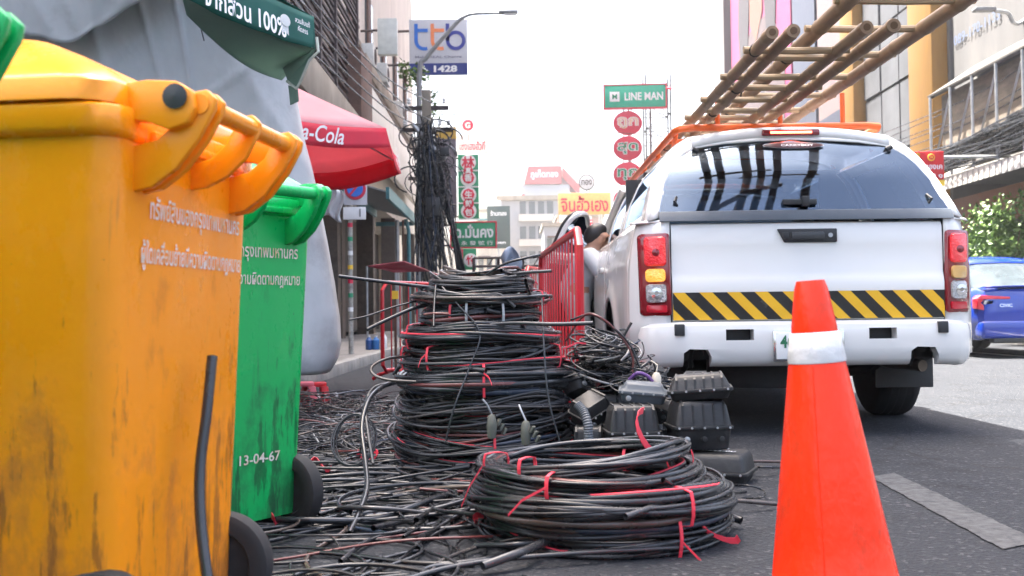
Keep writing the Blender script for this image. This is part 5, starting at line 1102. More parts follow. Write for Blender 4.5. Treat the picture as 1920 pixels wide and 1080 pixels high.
skin('shirt', [[(-.01, 0, .72, .125), (-.01, 0, .80, .138), (0, 0, .9, .135), (.07, 0, 1.05, .145), (.108, 0, 1.135, .085)]] + [[(.07, 0, 1.05, .145), (.09, s * .17, 1.11, .074), (.14, s * .225, 1.02, .066), (.17, s * .25, .93, .058), (.25, s * .235, .95, .048)] for s in (-1, 1)], shirt, pr)
skin('trousers', [[(-.01, 0, .93, .12), (-.01, 0, .86, .128), (0, 0, .80, .12)]] + [[(0, 0, .80, .12), (0, s * .09, .72, .098), (.03, s * .1, .45, .078), (-.03, s * .1, .1, .068)] for s in (-1, 1)], trou, pr)
skin('hair', [[(.098, 0, 1.20, .045), (.112, 0, 1.25, .076), (.142, 0, 1.295, .092), (.185, 0, 1.325, .070), (.232, 0, 1.312, .034)]], hair, pr)
for s in (-1, 1):
    o = MB(); o.lathe([(.004, -.008), (.02, -.004), (.022, .004), (.008, .008)], 12, (0, 0, 0), 'y'); o.v = [(x * .8 + .172, y + s * .082, z * 1.3 + 1.235) for x, y, z in o.v]; o.obj('ear', skin_m, pr)
    o = MB(); o.lathe([(.001, -.012), (.009, -.006), (.012, 0), (.009, .006), (.001, .012)], 10, (.262, s * .036, 1.25)); o.obj('eye', black, pr)
    o = MB(); o.loft([rrect(-.05, .17, s * .1 - .045, s * .1 + .045, .04, z) for z in (.0, .05)] + [rrect(-.05, .1, s * .1 - .042, s * .1 + .042, .04, .085)]); o.obj('shoe', shoe, pr, bev=.008)
o = MB(); o.tube([(.262, -.022, 1.19), (.270, 0, 1.188), (.262, .022, 1.19)], .004, 6); o.obj('mouth', mat('lips', (.22, .07, .06), .5), pr)
o = MB(); o.box((.14, -.075, 1.125), (.012, .055, .05), Matrix.Rotation(R(-20), 3, 'Y')); o.obj('collar', shirt, pr); o = MB(); o.box((.07, -.148, 1.03), (.09, .01, .05)); o.obj('name_patch', white, pr, bev=.003)
# ---- cars
def sedan(lab, loc, paint, badge=None):
    c = T('parked_car', lab, 'car', loc, 0, 'cars by the right kerb'); dkp = blackp
    st = [(0, .80, .80, .34), (.06, .86, .90, .26), (.25, .89, .945, .24), (.7, .9, .95, .22), (1.2, .9, .93, .22), (2.6, .9, .92, .22), (3.6, .9, .90, .22), (4.2, .87, .80, .24), (4.5, .8, .68, .28), (4.58, .72, .6, .32)]
    rings = []
    for y, w_, zt, zb in st:
        hh = zt - zb; half = [(w_ * .86, zb), (w_ * .97, zb + hh * .2), (w_, zb + hh * .45), (w_ * .985, zb + hh * .68), (w_ * .95, zb + hh * .88), (w_ * .88, zt - .01), (w_ * .6, zt + .015), (0, zt + .025)]
        rings.append([(x, y, z) for x, z in half] + [(-x, y, z) for x, z in half[-2::-1]])
    o = MB(); o.loft(rings); bd = o.obj('body', paint, c, ang=30)
    g = [(.55, .70, .95, .96), (1.15, .62, .93, 1.30), (1.7, .58, .93, 1.41), (2.4, .57, .92, 1.40), (2.9, .62, .92, 1.25), (3.5, .70, .91, .93)]
    o = MB(); o.loft([[(w_ + .12 * (zt > 1), y, zb - .02), (w_ + .03, y, (zb + zt) / 2), (w_ - .02, y, zt - .03), (w_ * .6, y, zt), (0, y, zt + .01), (-w_ * .6, y, zt), (-w_ + .02, y, zt - .03), (-w_ - .03, y, (zb + zt) / 2), (-w_ - .12 * (zt > 1), y, zb - .02)] for y, w_, zb, zt in g]); o.obj('glasshouse', winm, c, ang=25)
    o = MB(); o.loft([[(w_ * .98, y, zt - .012), (w_ * .6, y, zt + .008), (0, y, zt + .02), (-w_ * .6, y, zt + .008), (-w_ * .98, y, zt - .012)] for y, w_, zb, zt in g[1:5]], False); o.obj('roof', paint, c, solid=.015)
    for s in (-1, 1):
        o = MB(); o.tube([(s * .79, .5, .95), (s * .64, 1.15, 1.28), (s * .60, 1.7, 1.4)], .03, 6); o.obj('rear_pillar', paint, c)
        for y in (.95, 3.75): wheel(c, s * .80, y, s, rr=.31, wd=.2)
        o = MB(); pts = [(.45, .815), (.84, .84), (.89, .79), (.885, .66), (.80, .64), (.80, .70), (.84, .735), (.80, .785), (.45, .785)]
        o.prism([(s * x, z) for x, z in pts], -.005, .16); tl = o.obj('tail_lamp', refl, c, bev=.006)
        o = MB(); o.prism([(s * x, z) for x, z in ((.66, .765), (.79, .77), (.80, .72), (.69, .715))], .0, .12); o.obj('clear_lens', clr_l, tl, bev=.005)
        o = MB(); o.bx(*sorted((s * .9, s * 1.02)), 3.0, 3.12, .92, 1.05); o.obj('mirror', paint, c, bev=.02)
        o = MB(); o.bx(*sorted((s * .5, s * .8)), -.03, .06, .33, .42); o.obj('bumper_vent', dkp, c, bev=.02)
    o = MB(); o.loft([[(x, y, z + .012 * (1 - (x / .8) ** 2)) for x in np.linspace(-.78, .78, 11)] for y, z in ((.16, .935), (.05, .955), (.0, .95), (.02, .93))], False); o.obj('boot_lip', paint, c, solid=.008)
    o = MB(); o.bx(-.85, .85, -.06, .2, .26, .5); o.obj('rear_bumper', paint, c, bev=.05, seg=3); o = MB(); o.bx(-.7, .7, -.05, .1, .2, .27); o.obj('diffuser', dkp, c, bev=.02)
    o = MB(); o.bx(-.2, .2, -.02, .02, .58, .72); pl = o.obj('number_plate', plm, c, bev=.005); text(c, '3กก 871', (0, -.024, .65), (1, 0, 0), (0, 0, 1), .07, black, .3, .02).parent = pl
    if badge: text(c, badge, (-.52, -.035, .70), (1, 0, 0), (0, .25, 1), .045, chrome, .17, .02)
    return c
blue = mat('blue_car_paint', (.006, .035, .30), .2, var=.04, coat=1); sedan('blue saloon car at the right edge, its rear left corner showing', (7.05, 14.0, 0), blue, 'CIVIC')
# ---- signs
def plate(name, lab, x0, x1, y0, y1, Y, m, cat='sign', th=.08, rim=None, yaw=0, group=None):
    a, b = at(x0, y1, Y), at(x1, y0, Y); w_, h = b.x - a.x, b.z - a.z; e = T(name, lab, cat, ((a.x + b.x) / 2, Y, (a.z + b.z) / 2), R(yaw), group)
    o = MB(); o.box((0, 0, 0), (w_, th, h)); o.obj('panel', m, e, bev=min(.02, th * .2))
    if rim:
        t = .035 * min(w_, h) + .02
        for cx, cz, sx_, sz_ in ((0, h / 2, w_ + t, t), (0, -h / 2, w_ + t, t), (-w_ / 2, 0, t, h - t), (w_ / 2, 0, t, h - t)):
            o = MB(); o.box((cx, 0, cz), (sx_, th + .03, sz_)); o.obj('frame', rim, e)
    e['w'] = w_; e['h'] = h; e['f'] = -th / 2 - .004; del_ = (w_, h, -th / 2 - .006); return e, w_, h, -th / 2 - .006
def put(e, s, x, z, h, w_, m, y, bold=.02): return text(e, s, (x, y, z), (1, 0, 0), (0, 0, 1), h, m, w_, bold)
def disc(e, x, z, r, y, m, name, rz=None, sides=28):
    o = MB(); o.lathe([(r, .0), (r, -.012), (r * .97, -.016)], sides, (0, 0, 0), 'y'); o.v = [(p[0] + x, p[1] + y, p[2] * (rz / r if rz else 1) + z) for p in o.v]; return o.obj(name, m, e)
sw = mat('sign_white', (.74, .74, .73), .5, var=.03); sg = mat('sign_green', (.02, .26, .12), .5, var=.08); sr = mat('sign_red', (.62, .02, .06), .5, var=.08); sb = mat('sign_navy', (.02, .035, .20), .5, var=.05); grs = mat('sign_grey', (.52, .53, .57), .5, var=.03)
bl2 = mat('logo_blue', (.03, .16, .58), .5); og2 = mat('logo_orange', (.85, .26, .10), .5)
e, w_, h, f = plate('bank_sign', 'square grey bank sign with ttb logo and number 1428 on a navy foot', 768, 876, 36, 142, 34, grs)
o = MB(); o.box((0, f + .002, -h * .39), (w_ * .99, .02, h * .2)); o.obj('navy_strip', sb, e)
f2 = f - .012
def arc_letter(x, m, kind):
    r = h * .145; t = h * .062; z0 = h * .115; pts = []
    if kind == 't':
        A_ = [(x - r, h * .42)] + [(x - r + 0, z0)] + [(x + r * math.cos(a), z0 - h * .0 + r * math.sin(a)) for a in np.linspace(math.pi, 1.62 * math.pi, 10)]
        B_ = [(x - r, h * .30), (x + r * .45, h * .30)]
    else:
        A_ = [(x - r, h * .42), (x - r, z0)]; B_ = [(x + r * math.cos(a), z0 + r * math.sin(a)) for a in np.linspace(0, 2 * math.pi, 25)]
    for P_ in (A_, B_):
        rg_ = []
        for i, (a, b) in enumerate(P_):
            p, q = P_[max(i - 1, 0)], P_[min(i + 1, len(P_) - 1)]; d = Vector((q[0] - p[0], q[1] - p[1])).normalized(); n_ = Vector((-d.y, d.x)) * t / 2
            rg_.append([(a + n_.x, f - .008, b + n_.y), (a - n_.x, f - .008, b - n_.y)])
        o = MB(); o.loft(rg_, False); o.obj('logo_letter', m, e, solid=.006, smooth=False)
arc_letter(-w_ * .24, bl2, 't'); arc_letter(w_ * .04, og2, 't'); arc_letter(w_ * .30, mat('logo_navy', (.05, .06, .32), .5), 'b')
put(e, 'Make REAL Change', 0, -h * .18, h * .055, w_ * .8, mat('print_grey', (.2, .2, .26), .5), f); put(e, '1428', w_ * .12, -h * .39, h * .12, w_ * .4, white, f - .014, .04)
o = MB(); o.tube([(-w_ * .26, f - .016, -h * .34), (-w_ * .245, f - .016, -h * .39), (-w_ * .19, f - .016, -h * .43)], .035, 8); o.obj('phone_symbol', white, e)
for z in (h * .3, -h * .3): o = MB(); o.tube([(-w_ / 2, 0, z), (-w_ / 2 - .95, .1, z)], .04, 6); o.obj('bracket', slat_m, e)
e, w_, h, f = plate('blank_sign_box', 'blank pale sign box jutting from the left shophouse', 709, 745, 36, 104, 30, mat('pale_box', (.6, .62, .58), .6), th=.25)
for z in (h * .2, -h * .3): o = MB(); o.tube([(-w_ / 2, 0, z), (-w_ / 2 - .7, .1, z)], .035, 6); o.obj('bracket', slat_m, e)
e, w_, h, f = plate('vertical_sign', 'tall green sign of red and white Chinese characters', 860, 897, 290, 412, 45, sg, th=.2)
for k in range(4):
    z = h * (.375 - .25 * k); o = MB(); o.box((0, f - .012, z - h * .125), (w_ * 1.04, .03, .05)); o.obj('divider', sw, e); disc(e, 0, z, w_ * .38, f, sw, 'roundel')
put(e, '林', 0, h * .375, w_ * .62, None, sr, f - .022, .03)
for ch_, z, r in (('真', .25, .24), ('香', .14, .30), ('生', -.12, .30), ('煎', -.255, .27), ('包', -.39, .28)):
    disc(e, 0, h * z, w_ * r, f - .02, sr, 'red_roundel', sides=8); put(e, ch_, 0, h * z, w_ * r * 1.25, None, sw, f - .04, .03)
for z in (h * .45, -h * .45): o = MB(); o.tube([(-w_ / 2, 0, z), (-4, 0, z)], .05, 6); o.obj('bracket', slat_m, e)
e, w_, h, f = plate('vertical_sign', 'lower green and red sign with a white roundel, above the stack', 858, 893, 466, 506, 44, sg, th=.2); disc(e, w_ * .2, -.05, w_ * .36, f, sw, 'roundel'); put(e, '竹', w_ * .2, -.05, w_ * .5, None, sr, f - .022, .03)
o = MB(); o.box((-w_ * .34, f - .002, 0), (w_ * .3, .03, h * .96)); o.obj('red_strip', sr, e); put(e, '小', -w_ * .34, 0, w_ * .26, None, sw, f - .022, .02); o = MB(); o.tube([(-.1, .05, -h / 2), (-.1, .05, -h / 2 - 2.2)], .06, 6); o.obj('post', steel, e)
e, w_, h, f = plate('shop_sign', 'pale sign with red Thai lettering high on the left', 858, 913, 253, 288, 55, mat('pale_pink_sign', (.66, .60, .60), .5), rim=mat('silver_rim', (.5, .52, .5), .4)); put(e, 'เซ่งเฮงฮั่วกี่', 0, -h * .08, h * .5, w_ * .86, sr, f)
o = MB(); o.tube([(-w_ * .3, .1, h / 2), (-w_ * .3, .1, h / 2 + .7)], .04, 6); o.obj('mast', steel, e)
for z in (h * .4, -h * .4): o = MB(); o.tube([(-w_ / 2, .03, z), (-4, .03, z)], .05, 6); o.obj('bracket', slat_m, e)
q = at(877, 235, 54.9); e = T('round_sign', 'small round red and white sign above the pale one', 'sign', q); disc(e, 0, 0, .33, 0, sw, 'face'); disc(e, 0, 0, .29, -.02, sr, 'red_disc'); put(e, 'G', 0, 0, .3, None, sw, -.045, .03)
o = MB(); o.tube([(-.0, .05, -.33), (0, .05, -.8)], .04, 6); o.obj('post', steel, e)
e, w_, h, f = plate('shop_sign', 'green sign with white Thai and Chinese lettering in a red frame', 845, 930, 416, 465, 40, sg, rim=sr); put(e, 'ฉ.มั่นคง', w_ * .02, h * .14, h * .52, w_ * .84, white, f, .03); put(e, '永 發 號 行', w_ * .08, -h * .32, h * .17, w_ * .7, white, f, .01)
for z in (h * .4, -h * .4): o = MB(); o.tube([(-w_ / 2, .03, z), (-w_ / 2 - 1.2, .03, z)], .04, 6); o.obj('bracket', slat_m, e)
e, w_, h, f = plate('shop_sign', 'dark grey-green board behind the green sign', 914, 956, 386, 466, 70, mat('slate_green', (.05, .075, .07), .5)); put(e, 'ร้านทอง', 0, h * .33, h * .12, w_ * .7, white, f); put(e, 'open', 0, -h * .38, h * .07, w_ * .6, white, f)
o = MB(); o.tube([(0, .1, -h / 2), (0, .1, -5.8)], .1, 8); o.obj('post', steel, e)
e, w_, h, f = plate('projecting_sign', 'dull purple-grey sign box with a yellow top band', 817, 855, 262, 405, 38, mat('dull_purple', (.12, .10, .12), .6, var=.2), th=.4); o = MB(); o.box((0, 0, h / 2 + .22), (w_ * 1.02, .44, .42)); o.obj('yellow_band', mat('dull_yellow', (.5, .33, .06), .6, var=.15), e)
o = MB(); o.box((-w_ / 2 - .6, .1, 0), (1.2, .12, .12)); o.obj('bracket', slat_m, e)
e, w_, h, f = plate('shop_sign', 'yellow sign with red Thai lettering, mid street', 1047, 1145, 361, 403, 60, mat('pale_yellow_sign', (.72, .42, .14), .5), rim=None); put(e, 'จินฮั้วเฮง', 0, 0, h * .74, w_ * .9, sr, f, .02)
o = MB(); o.tube([(.3, .1, h / 2), (.3, .1, h / 2 + .35)], .05, 6); o.obj('post', steel, e); o = MB(); o.tube([(w_ * .3, .1, -h / 2), (w_ * .3, .1, -6.3)], .1, 8); o.obj('pole', steel, e)
o = MB(); o.box((-w_ * .05, 0, -h / 2 - .55), (1.1, .08, .9)); o.obj('small_panel', sw, e); put(e, '銀行', -w_ * .05, -h / 2 - .55, .6, None, sr, f - .01, .02)
q = at(1100, 342, 59.9); e = T('round_sign', 'round pale sign with a dark rim above the yellow sign', 'sign', q); disc(e, 0, 0, .46, .02, slat_m, 'rim'); disc(e, 0, 0, .40, -.01, mat('round_grey', (.55, .55, .57), .5), 'face'); put(e, 'ทอง', 0, 0, .3, .6, slat_m, -.035)
o = MB(); o.tube([(0, .05, -.46), (0, .05, -.62)], .05, 6); o.obj('post', steel, e)
e, w_, h, f = plate('lit_sign', 'green LINE MAN sign high above the street', 1133, 1248, 159, 204, 42, mat('mint_green', (.02, .42, .26), .5), th=.2, rim=sr, yaw=-3); put(e, 'LINE MAN', w_ * .14, 0, h * .34, w_ * .62, white, f, .025)
o = MB(); o.box((-w_ * .33, f, 0), (h * .42, .02, h * .42)); o.obj('logo_square', white, e, bev=.004); put(e, 'M', -w_ * .33, 0, h * .22, None, sg, f - .014, .03)
og = 'oval red Thai signs below the green sign'
for x_ in (-w_ * .1, w_ * .25): o = MB(); o.tube([(x_, .25, -h / 2 - .1), (x_, .25, -e.location.z + .1)], .05, 8); o.obj('mast', mat('mast_grey', (.16, .16, .17), .6), e)
for x_ in (-w_ * .1, w_ * .25): o = MB(); o.tube([(x_, .25, -h / 2 - .1), (x_, .1, h * .3)], .04, 6); o.obj('bracket', MATS['mast_grey'], e)
for i, (yc, s_, m2) in enumerate(((231, 'ถูก', mat('peach_print', (.75, .5, .35), .5)), (278, 'สุด', sg), (327, 'ทุก', sg), (376, 'วัน', sg))):
    q = at(1177, yc, 42); e = T('oval_sign', ['uppermost oval red sign in the column', 'second oval red sign from the top of the column', 'third oval red sign from the top of the column', 'lowest oval red sign of the column'][i], 'sign', q, 0, og)
    disc(e, 0, 0, .58, 0, sr, 'disc', .49); put(e, s_, 0, 0, .5, .86, sw, -.03, .055); put(e, s_, 0, 0, .44, .8, m2, -.04, .012)
    o = MB(); o.tube([(-.15, .06, .4), (-.15, .06, .62)], .03, 6); o.obj('hanger', steel, e); o = MB(); o.tube([(.15, .06, .4), (.15, .06, .62)], .03, 6); o.obj('hanger', steel, e)
q = at(1235, 262, 44); e = T('lattice_tower', 'pale steel lattice frame behind the oval signs', 'sign frame', (q.x, 44, 0)); top_z = at(1235, 140, 44).z
lat = mat('lattice_grey', (.10, .105, .11), .6, metal=.3)
for x in (-.52, .52):
    for y in (0, .8): o = MB(); o.tube([(x, y, 0), (x, y, top_z)], .035, 6); o.obj('post', lat, e)
zz = 3.0; k = 0
while zz < top_z - .5:
    for y in (0, .8):
        o = MB(); o.tube([(-.52, y, zz), (.52, y, zz)], .022, 5); o.obj('rail', lat, e); o = MB(); o.tube([(-.52, y, zz), (.52, y, zz + .6)] if k % 2 else [(.52, y, zz), (-.52, y, zz + .6)], .02, 5); o.obj('brace', lat, e)
    zz += .6; k += 1
o = MB(); o.tube([(.35 + .62 * math.cos(a), -.05, top_z - 1.2 + .62 * math.sin(a)) for a in np.linspace(1.2, 3.6, 14)], .05, 6); o.obj('red_ring', sr, e)
o = MB(); o.box((.15, -.06, top_z - 4.0), (.6, .05, 1.1)); o.obj('yellow_panel', MATS['pale_yellow_sign'], e)
e, w_, h, f = plate('gold_shop_sign', 'red gold-shop sign with yellow symbols right of the truck', 1686, 1768, 284, 338, 19, mat('deep_red_sign', (.58, .012, .02), .5), th=.1); yl = mat('sign_yellow', (.85, .55, .04), .5)
put(e, 'อี้', -w_ * .1, h * .3, h * .3, None, yl, f, .04); disc(e, w_ * .2, h * .28, h * .13, f, yl, 'emblem'); disc(e, w_ * .2, h * .28, h * .09, f - .016, MATS['deep_red_sign'], 'emblem_field'); put(e, 'H', w_ * .2, h * .28, h * .09, None, yl, f - .034, .03)
put(e, 'เงิน ทองเค', w_ * .12, -h * .04, h * .2, w_ * .66, white, f, .02); put(e, 'จำนำ ๑', w_ * .2, -h * .34, h * .22, w_ * .5, white, f, .02)
o = MB(); o.box((0, 0, -h / 2 - .06), (w_, .1, .1)); o.obj('yellow_strip', yl, e); o = MB(); o.tube([(w_ / 2, 0, h * .3), (2.5, 0, h * .3)], .03, 6); o.obj('bracket', steel, e)
# ---- street lamp, right lamp
e = T('street_lamp', 'curved grey street lamp arching in front of the bank sign', 'street lamp', (at(786, 600, 30).x, 30, 0)); bx_ = e.location.x
o = MB(); P = [Vector((bx_, 30, .1)), at(786, 300, 30), at(787, 135, 30), at(800, 108, 30), at(845, 55, 30), at(868, 33, 30), at(890, 26, 30), at(935, 25, 30)]; o.tube([Vector(q) - Vector((bx_, 30, 0)) for q in smooth_path(P, 40)], [.09 - .055 * i / 39 for i in range(40)], 8); o.obj('pole', mat('lamp_grey', (.22, .23, .24), .5, metal=.3), e)
q = at(953, 23, 30) - Vector((bx_, 30, 0)); o = MB(); o.box(q, (.55, .2, .1)); o.obj('lamp_head', MATS['lamp_grey'], e, bev=.03); o = MB(); o.box(q - Vector((-.05, 0, .065)), (.35, .14, .03)); o.obj('lamp_lens', sw, e)
e = T('street_lamp', 'street lamp arm at the upper right corner', 'street lamp', (10.2, 20, 0)); o = MB(); o.tube([Vector(q) - Vector((10.2, 20, 0)) for q in smooth_path([(10.2, 20, 3), (10.2, 20, 6.0), at(1905, 45, 20), at(1890, 25, 20), at(1865, 20, 20)], 24)], .04, 8); o.obj('arm', steel, e); o = MB(); o.box(at(1845, 18, 20) - Vector((10.2, 20, 0)), (.4, .2, .07)); o.obj('lamp_head', MATS['lamp_grey'], e, bev=.02)
# ---- utility pole smothered in cables
ppx = at(803, 500, 24); e = T('utility_pole', 'concrete utility pole smothered in tangled black cables', 'utility pole', (ppx.x, 24, 0))
o = MB(); o.loft([rrect(-.13 + .03 * t, .13 - .03 * t, -.13 + .03 * t, .13 - .03 * t, .03, .1 + 5.7 * t, 3) for t in (0, .5, 1)]); o.obj('shaft', concrete, e)
for z, L_ in ((4.9, .6), (5.4, .5)): o = MB(); o.box((0, 0, z), (L_ * 2, .09, .09)); o.obj('crossarm', slat_m, e)
for z, x in ((5.0, -.5), (5.0, .5), (5.0, .3), (5.5, -.4), (5.5, .4)): o = MB(); o.lathe([(.03, 0), (.05, .03), (.03, .06), (.05, .09), (.03, .13)], 10, (x, 0, z)); o.obj('insulator', sw, e)
P, rr, tt = [], [], []
for k in range(95):
    x0 = rng.normal(.05, .17); zt = rng.uniform(3.0, 5.2); zb = rng.uniform(.6, 3.2); s = np.linspace(0, 1, 20); yv = rng.normal(-.15, .18)
    P.append(np.stack([x0 + rng.normal(0, .15) * np.sin(3.1 * s + rng.uniform(0, 3)) + rng.normal(.15, .2) * s, yv + rng.normal(0, .12) * np.sin(4 * s), zt + (zb - zt) * s + rng.normal(0, .12) * np.sin(6 * s)], -1)); rr.append(rng.uniform(.008, .022)); tt.append(rng.uniform(0, .6) if rng.random() < .9 else .95)
for k in range(45):
    th = np.linspace(0, rng.uniform(3, 9), 20); r_ = rng.uniform(.12, .42); c = (rng.normal(.15, .18), rng.normal(-.2, .12), rng.normal(4.1, .45))
    P.append(np.stack([c[0] + r_ * np.cos(th), c[1] + .25 * r_ * np.sin(th * 1.3), c[2] + r_ * .8 * np.sin(th)], -1)); rr.append(rng.uniform(.008, .02)); tt.append(rng.uniform(0, .6))
stuff(strands('cable_tangle', P, rr, tt, CABLE, e, 5))
for k in range(12):
    a = at(850 + k * 2, 250 + 22 * k, 24) - Vector((ppx.x, 24, 0)); wire('sagging_cable', [(.05, 0, 4.9 - .1 * k), (.3 + .03 * k, -.2, 4.2 - .16 * k), (.55 + .03 * k, -.2, 2.6 - .1 * k), (.75 + .02 * k, -.1, .9)], .02, .2, 22, e)
o = MB(); o.box((.15, -.35, 3.1), (.3, .2, .42)); o.obj('junction_box', blackp, e, bev=.02); o = MB(); o.box((.42, -.3, 4.35), (.22, .16, .2)); o.obj('junction_box', blackp, e, bev=.02)
o = MB(); o.tube([(-.3, -.2, 5.0), (.1, -.25, 4.5), (.45, -.25, 4.2)], .05, 8); o.obj('steel_conduit', steel, e)
grp = 'overhead cables from the pole along the left shops'
for k in range(5):
    z0 = 5.5 - .2 * k; tag(wire('overhead_cable', [(ppx.x + rng.uniform(-.3, .2), 24, z0), (ppx.x - .5, 20, z0 - .25), (ppx.x - 1.1, 15, z0 - .1)], .014, .2, 20), '%s black cable running from the tangled pole along the left shops' % ('highest', 'second highest', 'middle', 'second lowest', 'lowest')[k], 'cable', grp)
for k in range(6):
    z0 = 5.4 - .2 * k; tag(wire('overhead_cable', [(ppx.x + rng.uniform(-.2, .3), 24, z0), (ppx.x - .4, 34, z0 - .4), (ppx.x - .9, 46, z0)], .015, .2, 20), 'black cable running from the tangled pole away down the street', 'cable', 'overhead cables beyond the pole')
tag(wire('overhead_wire', [at(838, 213, 26), at(950, 225, 30), at(1080, 243, 35), at(1200, 252, 40), at(1345, 262, 46)], .012, .3, 26), 'single thin wire strung across the street', 'wire')
wl = ['%s of the seven thin overhead wires along the right-hand buildings' % q for q in ('lowest', 'second lowest', 'third lowest', 'middle', 'third highest', 'second highest', 'highest')]
for k in range(7):
    z0 = 4.2 + .14 * k; x0 = 9.0 - .05 * (k % 4); tag(wire('overhead_wire', [(x0, 14, z0 + .5 + .03 * k), (x0 + .1, 19, z0 - .15 + rng.normal(0, .06)), (x0 + .1, 26, z0 - .1), (x0 + .3, 36, z0 + .2)], .011, .25, 24), wl[k], 'wire', 'wires along the right-hand buildings')
P, rr, tt = [], [], []
for k in range(60):
    z0 = rng.uniform(3.45, 4.0); s = np.linspace(0, 1, 24); P.append(np.stack([8.78 + rng.normal(0, .06) + .04 * np.sin(9 * s + k), 13 + 11.5 * s, z0 + .35 * (1 - s) ** 2 + .05 * np.sin(14 * s + k) - .1 * np.sin(3.14 * s)], -1)); rr.append(rng.uniform(.007, .018)); tt.append(rng.uniform(.1, .78))
stuff(tag(strands('cable_bundle', P, rr, tt, CABLE, None, 5), 'thick bundle of old cables lying along the zinc awning', 'cables'))
# ---- no-parking sign, street bits
e = T('no_parking_sign', 'round no-parking sign on a sticker-covered pole, left pavement', 'road sign', (at(657, 500, 15).x, 15, .13)); ex = e.location
o = MB(); o.tube([(0, 0, 0), (0, 0, 2.55)], .035, 10); o.obj('pole', mat('stickered_pole', (.3, .29, .26), .6, var=.5, scale=14), e)
for k in range(8): o = MB(); o.lathe([(.0365, 0), (.0365, .06)], 10, (0, 0, .6 + .2 * k), cap=False); o.obj('sticker', [sw, sg, sr, yl][k % 4], e)
a, b = at(645, 385, 14.95) - ex, at(688, 330, 14.95) - ex; o = MB(); o.bx(a.x, b.x, -.07, -.045, a.z, b.z); bd = o.obj('sign_plate', mat('plate_grey', (.55, .56, .60), .5), e, bev=.005)
cx_, cz_ = (a.x + b.x) / 2, (a.z + b.z) / 2 + .02; r_ = (b.x - a.x) * .42
for rr_, m_, yy_ in ((1.1, sr, -.072), (.82, bl2, -.09)): disc(bd, cx_, cz_, r_ * rr_, yy_, m_, 'symbol_disc')
o = MB(); o.box((cx_, -.112, cz_), (.03, .006, r_ * 1.7), Matrix.Rotation(R(40), 3, 'Y')); o.obj('symbol_bar', sr, bd)
a, b = at(644, 412, 14.95) - ex, at(686, 388, 14.95) - ex; o = MB(); o.bx(a.x, b.x, -.07, -.045, a.z, b.z); p2 = o.obj('lower_plate', sw, e, bev=.004); o = MB(); o.tube([((a.x * .25 + b.x * .75), -.075, a.z + .04), ((a.x * .25 + b.x * .75), -.075, b.z - .03)], .008, 6); o.obj('arrow', black, p2)
e = T('hanging_sheet', 'bundle of grey plastic sheet hanging by the no-parking sign', 'plastic sheet', at(622, 380, 13)); o = MB(); o.grid(lambda u, v: (-.13 + .26 * u + .03 * math.sin(6 * v), .03 * math.sin(16 * u + 3 * v), .2 - .40 * v + .05 * math.sin(5 * u)), 24, 10); o.obj('sheet', mat('grey_plastic_sheet', (.42, .43, .44), .4, bump=.3, bscale=12), e, solid=.004); o = MB(); o.tube([(0, 0, .2), (0, 0, .75)], .01, 6); o.obj('cord', steel, e)
e = T('shop_awning', 'low burgundy awning over the far left pavement', 'awning', (at(700, 500, 19).x, 19, 0)); a, b, c, d = [at(*q) - e.location for q in ((688, 499, 19), (758, 490, 19), (805, 508, 20), (742, 511, 19.2))]
o = MB(); o.grid(lambda u, v: tuple(Vector(a).lerp(b, u).lerp(Vector(d).lerp(c, u), v)), 6, 3); o.obj('canvas', mat('burgundy_canvas', (.28, .03, .05), .6), e, solid=.02); o = MB(); o.tube([d, (d.x, d.y, .1)], .02, 6); o.obj('leg', steel, e); o = MB(); o.tube([a, (a.x, a.y, .1)], .02, 6); o.obj('leg', steel, e)
for x, m_, lab, k in ((692, mat('blue_tub', (.02, .08, .25), .5), 'dark blue tub on the pavement, leftmost', 1), (705, mat('bright_blue_tub', (.03, .16, .42), .5), 'brighter blue tub on the pavement, middle', 1), (719, sw, 'white plastic jug on the pavement, beside the barrier', 1.3)):
    p = at(x, 652, 16.8); e = T('water_container', lab, 'container', (p.x, 16.8, .13), 0, 'containers on the pavement'); o = MB(); o.lathe([(.05, 0), (.056, .01), (.056, .15 * k), (.03, .18 * k), (.02, .2 * k)], 14); o.obj('vessel', m_, e); o = MB(); o.lathe([(.022, .2 * k), (.022, .22 * k)], 12); o.obj('cap', sw, e)
e = T('hand_cart', 'dark tubular cart with a grey-blue sheet over it, behind the stack', 'cart', (at(955, 560, 15).x, 15, 0)); zc = at(955, 483, 15).z
for x in (-.5, -.15, .2, .45):
    o = MB(); o.tube([(x, 0, 0), (x, 0, zc)], .022, 6); o.obj('upright', slat_m, e)
for z in (zc, zc - .12, zc * .5): o = MB(); o.tube([(-.5, 0, z), (.45, 0, z)], .018, 6); o.obj('rail', slat_m, e)
for x in (-.3, .1, .35): o = MB(); o.tube([(x, 0, zc - .12), (x + .08, 0, zc)], .01, 5); o.obj('spindle', slat_m, e)
o = MB(); o.grid(lambda u, v: (-.12 + .28 * u + .03 * math.sin(8 * v), -.06 - .05 * math.sin(9 * u), zc + .16 * math.sin(3.14 * u) + .0 - .5 * v), 16, 12); o.obj('cover_sheet', mat('grey_blue_sheet', (.25, .29, .36), .7), e, solid=.006)
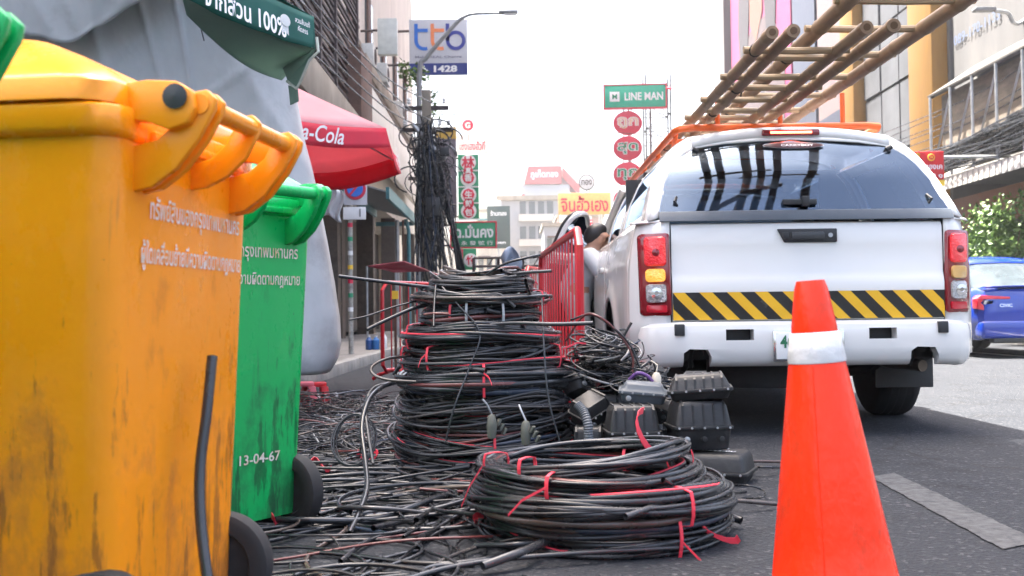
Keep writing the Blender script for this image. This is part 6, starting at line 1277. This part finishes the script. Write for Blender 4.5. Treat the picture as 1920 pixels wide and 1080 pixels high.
# ---- shrub on the right, sprouting plants on the left
def leafy(name, lab, base, crown, rad, count, size, cat, cols):
    e = T(name, lab, cat, base); cz = crown - base[2]
    for k in range(5):
        a = k * 1.26; o = MB(); o.tube([(0, 0, 0), (.1 * math.cos(a) * rad[0], .1 * math.sin(a), cz * .5), (rad[0] * .55 * math.cos(a), rad[1] * .55 * math.sin(a), cz + rad[2] * .3 * math.sin(k * 2.1))], [.028, .018, .006], 6); o.obj('trunk' if k == 0 else 'branch', rusty, e)
    V = []; F = []; ton = []
    cl = [np.array([rng.normal(0, .5) * rad[0], rng.normal(0, .5) * rad[1], cz + rng.normal(0, .45) * rad[2]]) for _ in range(22)]
    for k in range(count):
        c = cl[rng.integers(len(cl))] + rng.normal(0, .17, 3) * np.array(rad) * 1.3; d = rng.normal(0, 1, 3); d /= np.linalg.norm(d); u = np.cross(d, rng.normal(0, 1, 3)); u /= np.linalg.norm(u); s = size * rng.uniform(.6, 1.3); n0 = len(V)
        V += [tuple(c), tuple(c + d * s * .5 + u * s * .28), tuple(c + d * s), tuple(c + d * s * .5 - u * s * .28)]; F.append((n0, n0 + 1, n0 + 2, n0 + 3)); ton.append(rng.random())
    me = bpy.data.meshes.new('crown'); me.from_pydata(V, [], F); at_ = me.attributes.new('tone', 'FLOAT', 'POINT'); at_.data.foreach_set('value', np.repeat(ton, 4))
    link('crown', me, cols, e); return e
lm, lt_, lb_ = nodes_of('leaf'); an = lt_.nodes.new('ShaderNodeAttribute'); an.attribute_name = 'tone'; cr_ = lt_.nodes.new('ShaderNodeValToRGB'); cr_.color_ramp.elements[0].color = (.035, .085, .012, 1); cr_.color_ramp.elements[1].color = (.12, .21, .03, 1)
lt_.links.new(an.outputs['Fac'], cr_.inputs[0]); lt_.links.new(cr_.outputs[0], lb_.inputs['Base Color']); lb_.inputs['Roughness'].default_value = .55
leafy('shrub', 'bright green leafy shrub above the parked blue car', (8.9, 19, .14), at(1876, 450, 19).z, (.66, .6, .62), 4200, .10, 'shrub', lm)
for i, (x, y, Y, r, lab) in enumerate(((760, 135, 32, .35, 'small weedy plant growing on the signboard under the bank sign'), (785, 150, 30.5, .3, 'weedy plant sprouting beside the street lamp pole'), (806, 195, 29, .35, 'trailing creeper on the wires right of the lamp pole'))):
    p = at(x, y, Y); leafy('wall_plant', lab, (p.x, Y, p.z - .35), p.z, (r * .6, r * .6, r * 1.2), 160, .13, 'plant', lm)

# ---- sunlit city haze
hz = bpy.data.materials.new('city_haze'); hz.use_nodes = True; ht = hz.node_tree; ht.nodes.remove(ht.nodes['Principled BSDF'])
pv_ = ht.nodes.new('ShaderNodeVolumePrincipled'); pv_.inputs['Color'].default_value = (.93, .95, 1, 1); pv_.inputs['Density'].default_value = .0007; pv_.inputs['Anisotropy'].default_value = .3
ht.links.new(pv_.outputs[0], ht.nodes['Material Output'].inputs['Volume'])
o = MB(); o.bx(-40, 60, -30, 200, -1, 30); stuff(o.obj('haze', hz, smooth=False))
sc.cycles.volume_bounces = 0
